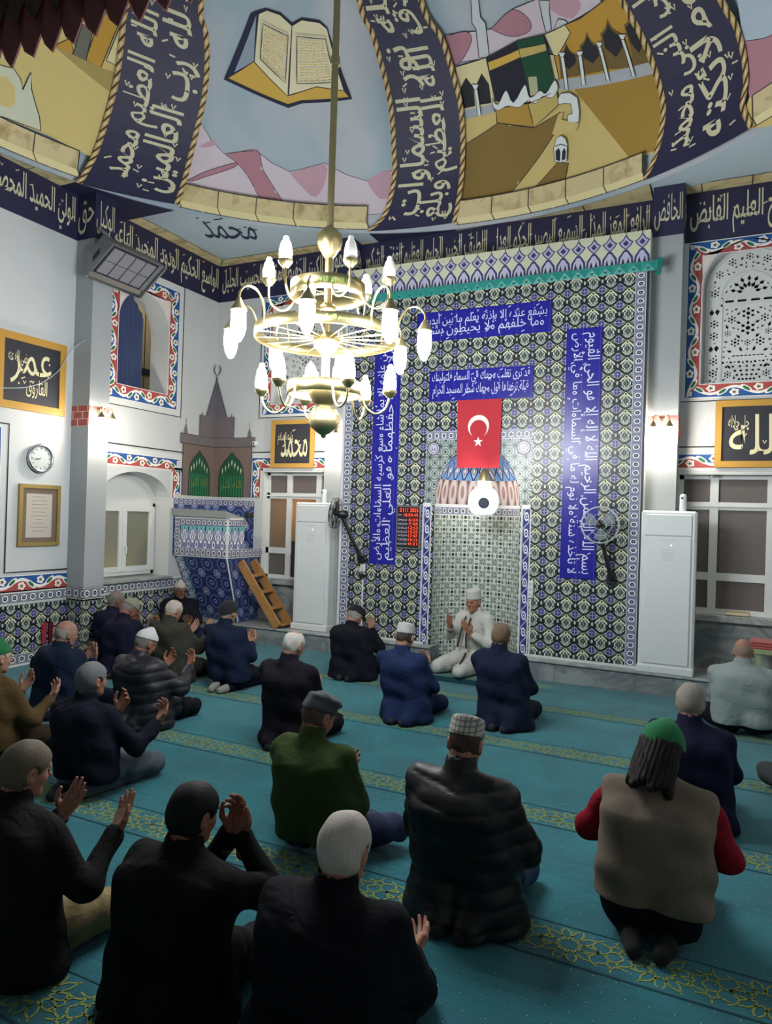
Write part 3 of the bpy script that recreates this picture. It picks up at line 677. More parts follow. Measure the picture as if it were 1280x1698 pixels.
# stone ring and its joints
def ring_poly(a0, a1):
    mb.flat(*tri(densify([(a0, .05), (a1, .05), (a1, 6.2), (a0, 6.2)], 2.5), (), (2.5, 2)), dome(OFF+.004), 3)
    for b0, b1, w in (((a0, 6.2), (a1, 6.2), .22), ((a0, .1), (a1, .1), .2)): mb.flat(*ribbon(densify([b0, b1], 2, False), w), dome(OFF+.006), DMI['ink'])
    mb.flat(*tri(densify([(a0, .1), (a1, .1), (a1, 1.9), (a0, 1.9)], 2.5)), dome(OFF+.005), DMI['cream'])
    n = round((a1-a0)/7)
    for k in range(n+1):
        a = a0+(a1-a0)*k/max(n, 1); mb.flat(*ribbon([(a, 6.2), (a+.1, 1.9), (a-.5, .1)], .16), dome(OFF+.007), DMI['ink'])
ribs = [([(160.2, -1.3), (158.2, 6.3), (157.1, 14.8), (156.7, 23.5), (157.4, 30.9), (158.2, 36.8), (159, 60), (160, 84)], [(144.9, .5), (143.8, 7.4), (142.7, 17.8), (142.1, 25.9), (142.5, 32.6), (143.7, 37.5), (145.6, 41.9), (146, 60), (146, 84)]),
        ([(112., -.5), (109.1, 4.1), (107.5, 12.8), (107.4, 19.5), (107.6, 28.), (108.6, 34.8), (110.5, 42.), (112.7, 46.8), (114, 65), (114, 84)], [(96.8, .7), (95.6, 10.1), (94.9, 18.), (94.5, 26.4), (95., 32.2), (96.3, 39.7), (99.2, 45.9), (100, 65), (100, 84)]),
        ([(64.6, -.2), (63., 3.5), (61.4, 9.4), (60.7, 14.2), (60.9, 21.1), (61.4, 27.3), (62.3, 33.5), (64, 50), (65, 84)], [(48., .2), (49.2, 5.2), (48.4, 9.), (48., 14.), (48., 19.2), (48.7, 23.8), (50, 40), (51, 84)])]
for c in (12, -33, -78, -123, -168+.01):
    ribs.append(([(c+8, 0), (c+6.6, 8), (c+6.2, 25), (c+6.5, 84)], [(c-8, 0), (c-6.6, 8), (c-6.2, 25), (c-6.5, 84)]))
rib_text = ['الحمد لله رب العالمين', 'صدق الله العظيم وبلغ', 'إن الله وملائكته']
rib_text2 = ['صدق الله العظيم محمد', 'الله نور السماوات', 'يصلون على النبي محمد']
def interp(e, t):
    for a, b in zip(e, e[1:]):
        if t <= b[1]: k = (t-a[1])/(b[1]-a[1]) if b[1] != a[1] else 0; return a[0]+(b[0]-a[0])*k
    return e[-1][0]
for i, (L_, R_) in enumerate(ribs):
    L2, R2 = spline(L_, 4), spline(R_, 4); q = L2+R2[::-1]; dpoly(densify(q, 2.5), OFF+.009, 1)
    for e in (L2, R2):
        s = 0; V = []; U = []; F = []
        for j, p in enumerate(e):
            if j: s += math.dist(dome(0)(*p), dome(0)(*e[j-1]))
            w = .42/max(math.cos(math.radians(p[1])), .12)
            V += [(p[0]-w, p[1]), (p[0]+w, p[1])]; U += [(s, 0), (s, 1)]
        F = [(2*j, 2*j+1, 2*j+3, 2*j+2) for j in range(len(e)-1)]
        mb.flat(V, F, dome(OFF+.014), 2, U)
    def tm(u, v, L_=L2, R_=R2): a, b = interp(L_, v), interp(R_, v); return dome(OFF+.016)(a+(b-a)*u, v)
    if i < 3:
        put_text(mb, rib_text[i], .44, 2.5, .93, 54, tm, 4, True, 90, .014); put_text(mb, rib_text2[i], .08, 3.5, .56, 50, tm, 4, True, 90, .014)
        hare(mb, 34, .12, 3, .88, 52, lambda u, v: tm(u, v), .0001, 4, i)
        r2 = random.Random(i)
        for k in range(58):
            u, v = r2.uniform(.1, .9), r2.uniform(2, 52); a = r2.uniform(-.9, .9)
            V, F = ribbon([(-.4, -.4*a), (.4, .4*a)] if k % 2 else [(-.3, .4), (0, -.3), (.3, .4)], .24); mb.flat([(u+x*.085, v+y*1.25) for x, y in V], F, tm, 4)
for a0, a1 in ((160.4, 200), (112.2, 144.6), (64.8, 96.6), (20, 47.8), (-25, 4), (-70, -41), (-115, -86), (-160, -131)): ring_poly(a0, a1)
mb.build('ceiling_dome', DM, kind='structure')

# ---------------------------------------------------------------- floor: carpet with its gold star bands
mb = MB(); mb.box((XL, YB, -.1), (XR, YF+.8, 0), 0)
def star_band(y0, y1, x0, x1, z):
    H = y1-y0; P = H*1.5; n = int((x1-x0)/P)+1; w = H*.036; fn = lambda u, v: (u, v, z); cy = (y0+y1)/2; e = .010
    def ln(a, b):
        (ax_, ay), (bx_, by) = a, b
        for lim, s in ((y1-e, 1), (y0+e, -1)):
            if (ay-lim)*s > 0 and (by-lim)*s > 0: return
            if (ay-lim)*s > 0: t = (lim-by)/(ay-by); ax_, ay = bx_+(ax_-bx_)*t, lim
            if (by-lim)*s > 0: t = (lim-ay)/(by-ay); bx_, by = ax_+(bx_-ax_)*t, lim
        mb.flat(*ribbon([(ax_, ay), (bx_, by)], w), fn, 1)
    for k in range(n):
        cx = x0+(k+.5)*P; pt = lambda r, d: (cx+r*H*math.cos(math.radians(d)), cy+r*H*math.sin(math.radians(d)))
        for j in range(10):
            a = 36*j+(18 if k % 2 else 0)
            ln(pt(.15, a+18), pt(.25, a)); ln(pt(.25, a), pt(.15, a-18)); ln(pt(.25, a), pt(.40, a+7)); ln(pt(.25, a), pt(.40, a-7)); ln(pt(.40, a+7), pt(.52, a+18)); ln(pt(.52, a+18), pt(.40, a+29)); ln(pt(.52, a+18), pt(.66, a+18))
        mx_ = cx+P/2; qt = lambda r, d: (mx_+r*H*math.cos(math.radians(d)), cy+r*H*math.sin(math.radians(d)))
        for s_ in (-1, 1):
            for j in range(5):
                a = 90*s_+72*j; cy0 = s_*.22; sh_ = lambda p: (p[0], p[1]+cy0*H)
                ln(sh_(qt(.07, a+36)), sh_(qt(.14, a))); ln(sh_(qt(.14, a)), sh_(qt(.07, a-36))); ln(sh_(qt(.14, a)), sh_(qt(.27, a)))
        ln(qt(.25, 0), qt(.42, 24)); ln(qt(.25, 0), qt(.42, -24)); ln(qt(.25, 180), qt(.42, 156)); ln(qt(.25, 180), qt(.42, 204))
for y0, y1 in ((7.06, 7.26), (5.77, 6.01), (4.45, 4.70), (3.12, 3.38), (1.79, 2.06), (.47, .73), (-.85, -.59)):
    star_band(y0, y1, XL, XR, .002)
    lines(mb, [(XL, y0-.015), (XR, y0-.015)], .012, lambda u, v: (u, v, .0022), 2); lines(mb, [(XL, y1+.012), (XR, y1+.012)], .006, lambda u, v: (u, v, .0022), 2)
mb.build('floor', [mCarp, mGoldC, mSeam], kind='structure')
mb = MB(); mb.box((-3.34, 7.68, 0), (-2.13, YF+.1, .06), 0); star_band(7.71, 7.96, -3.30, -2.14, .0625); mb.quad((-3.34, 7.678, 0), (-2.13, 7.678, 0), (-2.13, 7.678, .061), (-3.34, 7.678, .061), 2)
mb.build('trim_5', [mCarp, mGoldC, mSeam], kind='structure')
# marble ledge on both sides of the niche
mb = MB()
for a, b in ((XL, -3.37), (-2.14, XR)):
    mb.box((a, 8.38, 0), (b, YF, .215), 0); mb.bbox((a, 8.355, .215), (b, YF, .245), .006, 1)
    x = math.ceil(a/.9)*.9
    while x < b: mb.box((x-.002, 8.3785, 0), (x+.002, 8.381, .215), 2); x += .9
mb.build('trim_6', [mMarb, mMarbL, mat('joint', '#4b4f50', .8)], kind='structure')
# marble under the windows and window sills
mb = MB()
for a, b in ((-6.62, -5.19), (-.55, XR)):
    mb.box((a, YF-.03, .245), (b, YF, .80), 0); mb.bbox((a, YF-.10, .80), (b, YF+.02, .88), .008, 1)
mb.build('trim_7', [mMarb, mMarbL], kind='structure')
# plain wall linings behind the openings
mb = MB()
mb.box((XL-.40, 6.6, .84), (XL-.02, 8.1, .90), 0); mb.build('trim_8', [mWhite], kind='structure')

# ---------------------------------------------------------------- tiled panel with the mihrab
PX0, PX1, PY, PZ = -4.81, -.88, 8.50, 5.23
NC, NR, NS = -2.855, .56, 2.02       # niche centre, radius, springing
niche = [(NC+NR, .06), (NC+NR, NS)]+[(NC+NR*math.cos(a)*(1-.0*a), NS+.78*math.sin(a)**.9) for a in [PI*i/20 for i in range(1, 20)]]+[(NC-NR, NS), (NC-NR, .06)]
TS = [mTile, mMih, mStar, mRing, mBB, mBlueT, mInk, mCream, mat('crest_indigo', '#3b3d6b', .3), mHood, mWhite, mat('tile_dark', '#23262c', .4), mat('crest_lilac', '#b9b9cf', .3), mWall]
mb = MB(); f0, f1, f2, f3 = FW(PY), FW(PY-.003), FW(PY-.006), FW(PY-.009)
V, F = tri([(PX0, .245), (NC+NR, .245) if False else (PX0, .245), (PX1, .245), (PX1, PZ), (PX0, PZ)][1:], [[p if p[1] > .25 else (p[0], .2451) for p in niche]])
V = [(x, z) for x, z in V]; mb.flat(V, F, f0, 0, V)
mb.quad((PX0, PY, .245), (PX0, YF, .245), (PX0, YF, PZ), (PX0, PY, PZ), 10); mb.quad((PX1, PY, .245), (PX1, YF, .245), (PX1, YF, PZ), (PX1, PY, PZ), 13); mb.quad((PX0, PY, PZ), (PX1, PY, PZ), (PX1, YF, PZ), (PX0, YF, PZ), 10)
# ring border down both sides
for x in (PX0+.03, PX1-.15): strip(mb, (x+.12, .26), (x+.12, 4.86), .12, f1, 3)
rect(mb, PX1-.03, .25, PX1, 4.86, f1, 11); rect(mb, PX0, .25, PX0+.03, 4.86, f1, 10)
# white bead along the foot
for a, b in ((PX0, NC-NR-.1), (NC+NR+.1, PX1)): mb.box((a, PY-.015, .245), (b, PY, .272), 10)
# crest tiles: cream ground with indigo palmettes
rect(mb, PX0, 4.86, PX1, PZ, f1, 7); k = 0; w = (PX1-PX0)/22
for i in range(22):
    cx = PX0+(i+.5)*w
    base = [(cx-w/2, 4.86), (cx+w/2, 4.86), (cx+w*.44, 4.95), (cx+.02, 5.03), (cx-.02, 5.03), (cx-w*.44, 4.95)]
    V, F = tri(base); mb.flat(V, F, f2, 8); V, F = tri([(cx+(x-cx)*.72, 4.855+(z-4.855)*.85) for x, z in base]); mb.flat(V, F, f3, 12)
    for s, m in ((1, 8), (.78, 12), (.42, 8)):
        c0 = 5.10; q = [(cx, c0-.075*s), (cx+.05*s, c0-.03*s), (cx+.083*s, c0+.018*s), (cx+.04*s, c0+.045*s), (cx, c0+.105*s), (cx-.04*s, c0+.045*s), (cx-.083*s, c0+.018*s), (cx-.05*s, c0-.03*s)]
        V, F = tri(q); mb.flat(V, F, FW(PY-.007-.002*(1-s)*3), m)
    for s in (-1, 1): mb.flat(*tri([(cx+s*w*.06, 4.87), (cx+s*w*.26, 4.87), (cx+s*w*.16, 4.94)]), FW(PY-.011), 11)
    mb.flat(*ribbon([(cx, 5.19), (cx, 5.23)], .008), f3, 11)
# star tiles round the niche head, with a ring border over them
V, F = tri([(-3.56, 2.02), (-2.16, 2.02), (-2.16, 2.90), (-3.56, 2.90)], [[p for p in niche if p[1] >= 2.02][0:0] or [(x, max(z, 2.021)) for x, z in niche[1:-1]]]); mb.flat(V, F, f1, 2, V)
strip(mb, (-3.56, 2.88), (-2.16, 2.88), .11, f2, 3)
strip(mb, (-3.46, 2.03), (-3.46, .25), -.10, f2, 4) ; strip(mb, (-2.16, 2.03), (-2.16, .25), -.10, f2, 4)
for x in (-3.57, -3.46, -2.27, -2.16): rect(mb, x-.008, .25, x+.008, 2.02, f3, 10)
for x in (-3.57, -2.27): mb.box((x+.0, PY-.02, 2.02), (x+.11, PY, 2.07), 10)
for cx in (-3.45, -2.27):      # two round medallions
    for r_, m, y in ((.088, 11, f2), (.075, 12, f3), (.06, 11, FW(PY-.011)), (.052, 12, FW(PY-.013))):
        mb.flat(*tri([(cx+r_*math.cos(2*PI*i/24), 2.77+r_*math.sin(2*PI*i/24)) for i in range(24)]), y, m)
    put_text(mb, 'الله' if cx > -3 else 'محمد', cx-.035, 2.745, cx+.035, 2.795, FW(PY-.015), 11, True)
# the niche itself
n = 24; zs = [.06, .5, 1.0, 1.5, NS]; V = []; U = []; F = []
DPT = .50
for z in zs:
    for i in range(n+1): a = PI*i/n; V.append((NC-NR*math.cos(a), PY+DPT*math.sin(a), z)); U.append((a*NR*1.0, z))
for j in range(len(zs)-1):
    for i in range(n): F.append((j*(n+1)+i, j*(n+1)+i+1, (j+1)*(n+1)+i+1, (j+1)*(n+1)+i))
mb.add(V, F, 1, U, True)
V = []; U = []; F = []; J = 14
for j in range(J+1):
    b = PI/2*j/J
    for i in range(n+1): a = PI*i/n; k = math.cos(b); V.append((NC-NR*k*math.cos(a), PY+DPT*k*math.sin(a), NS+.78*math.sin(b)**.9)); U.append((i/n*1.7, j/J))
for j in range(J):
    for i in range(n): F.append((j*(n+1)+i, j*(n+1)+i+1, (j+1)*(n+1)+i+1, (j+1)*(n+1)+i))
mb.add(V, F, 9, U, True)
V = [(NC-(NR-.004)*math.cos(PI*i/n), PY+(DPT-.004)*math.sin(PI*i/n), z) for z in (1.93, 2.03) for i in range(n+1)]; U = [(PI*i/n*NR, v) for v in (0, 1) for i in range(n+1)]
mb.add(V, [(i, i+1, n+2+i, n+1+i) for i in range(n)], 3, U, True)
mb.build('wall_mihrab', TS, kind='structure')
# cobalt inscription plaques, each a thing
def plaque(label, x0, z0, x1, z1, rows, rot=0):
    mb = MB(); f_ = FW(PY-.008); mb.box((x0, PY-.010, z0), (x1, PY, z1), 0)
    rect(mb, x0, z0, x1, z1, FW(PY-.0112), 0)
    fn = FW(PY-.013); r = random.Random(len(label))
    for t, a, b, c, d in rows:
        put_text(mb, t, x0+(x1-x0)*a, z0+(z1-z0)*b, x0+(x1-x0)*c, z0+(z1-z0)*d, fn, 1, True, rot)
    hare(mb, 26, x0+.06*(x1-x0), z0+.06*(z1-z0), x1-.06*(x1-x0), z1-.05*(z1-z0), fn, .035, 1, 5)
    o = mb.build('inscription_plaque', [mBlueT, mInk], org=((x0+x1)/2, PY, z0)); return tag(o, label, 'inscription', 'cobalt tile inscriptions')
plaque('long cobalt tile inscription with white script below the teal ribbon', -3.74, 4.16, -1.98, 4.54, [('يشفع عنده إلا بإذنه يعلم ما بين أيديهم', .03, .42, .97, .95), ('وما خلفهم ولا يحيطون بشيء', .03, .06, .95, .55)])
plaque('shorter cobalt tile inscription with white script just above the red flag', -3.54, 3.38, -2.18, 3.77, [('قد نرى تقلب وجهك في السماء فلنولينك', .03, .5, .97, .95), ('قبلة ترضاها فول وجهك شطر المسجد الحرام', .04, .08, .96, .55)])
plaque('tall cobalt tile inscription with white script right of the mihrab', -1.79, 1.22, -1.38, 4.17, [('بسم الله الرحمن الرحيم الله لا إله إلا هو الحي القيوم', .42, .02, .95, .98), ('لا تأخذه سنة ولا نوم له ما في السماوات وما في الأرض', .07, .02, .55, .98)], -90)
plaque('tall cobalt tile inscription with white script left of the prayer time board', -4.34, 1.24, -3.95, 4.17, [('من علمه إلا بما شاء وسع كرسيه السماوات والأرض', .07, .02, .56, .98), ('ولا يؤوده حفظهما وهو العلي العظيم', .46, .02, .95, .98)], 90)
# teal ribbon under the crest
mb = MB()
for i in range(26):
    a = PX0-.04+i*.155; b = a+.155; U = [(0, 0), (.155, 0), (.155, 1), (0, 1)]
    mb.add([(a, PY-.03, 4.75), (b, PY-.03, 4.75), (b, PY-.03, 4.86), (a, PY-.03, 4.86), ((a+b)/2, PY-.055, 4.83)], [(0, 1, 4), (1, 2, 4), (2, 3, 4), (3, 0, 4)], 0, U+[(.15, .5)])
    mb.add([(a, PY-.03, 4.86), (b, PY-.03, 4.86), ((a+b)/2, PY-.05, 4.76)], [(0, 1, 2)], 1)
mb.box((PX0-.04, PY-.03, 4.765), (-.80, PY-.012, 4.865), 0)
mb.add([(-.80, PY-.03, 4.75), (-.80, PY-.03, 4.9), (-.74, PY-.02, 4.88), (-.76, PY-.02, 4.70), (-.84, PY-.03, 4.68)], [(0, 1, 2, 3, 4)], 1)
tag(mb.build('teal_ribbon', [mat('teal_satin', '#178a80', .45, sheen=.4), mat('teal_satin_fold', '#136f67', .45)], org=(NC, PY, 4.76)), 'pleated teal satin ribbon pinned across the tiled wall under the crest', 'ribbon')
# ================================================================ FITTINGS
mBrass = mat('brass', '#dccb93', .3, 1.0)
mBrassD = mat('antique_brass', '#b3a67c', .4, .9)
mChrome = mat('steel', '#b9bcbe', .25, 1.0)
mPlast = mat('white_plastic', '#d3d8d6', .35)
mPlastG = mat('grey_plastic', '#aeb6b6', .4)
mBlack = mat('black_plastic', '#15171b', .4)
mGlow = mat('lit_frosted_glass', '#ffffff', .4, emit='#f9fbff', es=BULB)
mGlowS = mat('lit_sconce_glass', '#ffffff', .4, emit='#fff4e2', es=SCONCE)
mGlowM = mat('lit_mihrab_glass', '#ffffff', .3, emit='#fffaf2', es=.7)
mOff = mat('unlit_glass_faint_glow', '#e9ece9', .35, emit='#fff8ee', es=.35)  # lamps that are off; a faint glow is added to their glass
mGoldF = mat('gilt_frame', '#b58b3a', .45)
mPaintBk = mat('ink_navy_canvas', '#24262f', .6)
mScript = mat('pale_gold_script', '#d8d2a8', .5)
def frosted(name, col, back):
    m = bpy.data.materials.new(name); m.use_nodes = True; T = m.node_tree; b = T.nodes['Principled BSDF']
    b.inputs['Base Color'].default_value = srgb(col); b.inputs['Roughness'].default_value = .35
    t = T.nodes.new('ShaderNodeBsdfTranslucent'); t.inputs[0].default_value = srgb(back); x = T.nodes.new('ShaderNodeMixShader'); x.inputs[0].default_value = .5
    n = T.nodes.new('ShaderNodeTexVoronoi'); n.inputs['Scale'].default_value = 90; bp = T.nodes.new('ShaderNodeBump'); bp.inputs['Strength'].default_value = .5; bp.inputs['Distance'].default_value = .004
    T.links.new(n.outputs[0], bp.inputs['Height']); T.links.new(bp.outputs[0], b.inputs['Normal']); T.links.new(bp.outputs[0], t.inputs[1])
    T.links.new(b.outputs[0], x.inputs[1]); T.links.new(t.outputs[0], x.inputs[2]); T.links.new(x.outputs[0], T.nodes['Material Output'].inputs[0]); m.diffuse_color = srgb(col); return m
mFrost = frosted('frosted_pane', '#8f8784', '#8a8580'); mAmber = frosted('amber_lit_pane', '#8a8474', '#e8c060'); mYel = frosted('yellowish_pane', '#a3a698', '#c2bb8a')

# ---------------------------------------------------------------- lower windows
def big_window(name, x0, x1, z0, z1, cols, pane_mats, y=YF+.14):
    t = thing(name, None, None, ((x0+x1)/2, y, z0)); t['kind'] = 'structure'
    mb = MB(); b = .05; yy = (y-.03, y+.03)
    rows = [z0, z0+.42, z1-.36, z1]
    mb.box((x0, yy[0], z0), (x0+b, yy[1], z1)); mb.box((x1-b, yy[0], z0), (x1, yy[1], z1))
    for z in (z0, z1-b): mb.box((x0, yy[0], z), (x1, yy[1], z+b))
    for z in rows[1:3]: mb.box((x0, yy[0], z-.045), (x1, yy[1], z+.045))
    for x in cols: mb.box((x-.045, yy[0]-.005, z0), (x+.045, yy[1], z1))
    mb.box((x0, yy[0]-.02, rows[2]-.01), (x1, yy[0], rows[2]+.01))
    mb.build('window_frame', mWhite, t)
    xs = [x0+b]+[c for x in cols for c in (x-.045, x+.045)]+[x1-b]
    for r in range(3):
        for c in range(len(cols)+1):
            mb = MB(); mb.box((xs[2*c]-.004, y-.005, rows[r]+.03), (xs[2*c+1]+.004, y+.005, rows[r+1]-.03)); mb.build('pane', pane_mats[r][c], t)
    mb = MB(); mb.tube([(x0+.32, yy[0]-.02, z1-.02), (x0+.38, yy[0]-.05, z1-.01), (x0+.45, yy[0]-.02, z1-.02)], .008); mb.build('window_handle', mChrome, t)
    return t
A, F_ = mAmber, mFrost
big_window('window_1', -6.45, -5.17, .88, 2.50, [-6.04, -5.52], [[F_, F_, F_], [A, A, F_], [F_, F_, F_]])
big_window('window_2', -.54, .80, .88, 2.48, [-.16, .43], [[F_]*3]*3)
mb = MB(); mb.box((-7.0, YF+.9, .2), (1.4, YF+.95, 3.0)); mb.build('trim_9', mat('outer_wall', '#55504a', .9), kind='structure')
l = bpy.data.lights.new('street_lamp_light', 'POINT'); l.energy = 7; l.color = (1, .70, .16); l.shadow_soft_size = .08; o = bpy.data.objects.new('street_lamp_light', l); o.location = (-5.85, YF+.42, 1.92); COL.objects.link(o)
# casements in the left wall
def casement(name, y0, y1, z0, z1, x):
    t = thing(name, None, None, (x, (y0+y1)/2, z0)); t['kind'] = 'structure'; ym = (y0+y1)/2
    mb = MB()
    for a, b in ((y0, y0+.05), (y1-.05, y1)): mb.box((x-.03, a, z0), (x+.03, b, z1))
    for a, b in ((z0, z0+.05), (z1-.05, z1)): mb.box((x-.03, y0, a), (x+.03, y1, b))
    mb.build('window_frame', mWhite, t)
    for a, b in ((y0+.05, ym), (ym, y1-.05)):
        mb = MB(); w = .075
        for p, q in ((a, a+w), (b-w, b)): mb.bbox((x, p+.003, z0+.05), (x+.05, q-.003, z1-.05), .006)
        for p, q in ((z0+.05, z0+.05+w), (z1-.05-w, z1-.05)): mb.box((x, a, p), (x+.045, b, q))
        s = mb.build('sash', mWhite, t); mb = MB(); mb.box((x+.01, a+w-.005, z0+.12), (x+.02, b-w+.005, z1-.12)); mb.build('pane', mYel, s)
        mb = MB(); mb.tube([(x+.05, ym+.03, 1.34), (x+.09, ym+.03, 1.34), (x+.09, ym+.03, 1.24)], .01); mb.build('window_handle', mPlast, s) if a > y0+.1 else None
casement('window_3', 6.75, 7.99, .93, 1.96, XL-.28)
mb = MB(); V, F = tri([(6.6, .84), (8.12, .84), (8.12, 2.5), (6.6, 2.5)], [[(6.75, .93), (7.99, .93), (7.99, 1.96), (6.75, 1.96)]]); mb.flat(V, F, LW(XL-.30), 0); mb.build('trim_10', mWhite, kind='structure')
mb = MB(); mb.bbox((XL-.34, 6.68, .86), (XL+.05, 8.09, .905), .008); mb.build('trim_11', mMarbL, kind='structure')
mb = MB(); mb.box((XL-.60, 6.5, .8), (XL-.58, 8.2, 2.1)); mb.build('trim_12', mat('outer_wall_pale', '#7d7a60', .9), kind='structure')
l = bpy.data.lights.new('passage_light', 'POINT'); l.energy = 5; l.color = (1, .93, .7); l.shadow_soft_size = .1; o = bpy.data.objects.new('passage_light', l); o.location = (XL-.45, 7.3, .95); COL.objects.link(o)
casement('window_4', 3.9, 5.02, 1.2, 2.6, XL-.28)
# gallery behind the upper opening
mb = MB(); g0, g1 = 6.3, 10.2
mb.quad((-9.0, g0, 3.3), (-9.0, g1, 3.3), (-9.0, g1, 5.7), (-9.0, g0, 5.7), 0); mb.quad((XL-.34, g1, 3.3), (-9.0, g1, 3.3), (-9.0, g1, 5.7), (XL-.34, g1, 5.7), 0)
mb.quad((XL-.34, g0, 3.3), (-9.0, g0, 3.3), (-9.0, g0, 5.7), (XL-.34, g0, 5.7), 0); mb.quad((-9.0, g0, 3.3), (-9.0, g1, 3.3), (XL-.34, g1, 3.3), (XL-.34, g0, 3.3), 0); mb.quad((-9.0, g0, 5.7), (-9.0, g1, 5.7), (XL-.34, g1, 5.7), (XL-.34, g0, 5.7), 0)
mb.box((-8.99, g0, 4.16), (-8.97, g1, 4.25), 1)
for y in (8.0, 9.0): mb.box((-8.99, y, 3.3), (-8.985, y+.01, 5.7), 2)
mb.tube([(-8.985, 9.45, 4.03), (-8.985, 9.38, 4.5), (-8.985, 9.5, 4.8), (-8.985, 9.42, 5.4)], .008, 5, 2)
mb.build('wall_gallery', [mat('gallery_stone', '#a39a80', .8), mNavy, mLine], kind='structure')
l = bpy.data.lights.new('gallery_lamp_light', 'POINT'); l.energy = 22; l.color = (1, .9, .75); l.shadow_soft_size = .1; o = bpy.data.objects.new('gallery_lamp_light', l); o.location = (-8.1, 8.6, 5.3); COL.objects.link(o)
mb = MB(); n = 26; V = []; F = []
for i in range(n+1):
    y = 6.94+.66*i/n; x = XL-.20+.014*math.sin(i*1.9)
    s = (y-6.94)/.66; zt = 4.90-.04*s-.9*max(0, s-.62)**1.25
    for z in (3.56, 4.1, zt): V.append((x, y, z))
for i in range(n):
    for k in range(2): F.append((3*i+k, 3*i+3+k, 3*i+4+k, 3*i+1+k))
mb.add(V, F, 0, smooth=True); tag(mb.build('gallery_curtain', mat('navy_curtain', '#26365c', .8, sheen=.2), org=(XL-.2, 7.2, 3.56)), 'dark blue curtain hanging in the arched opening high on the left wall', 'curtain')

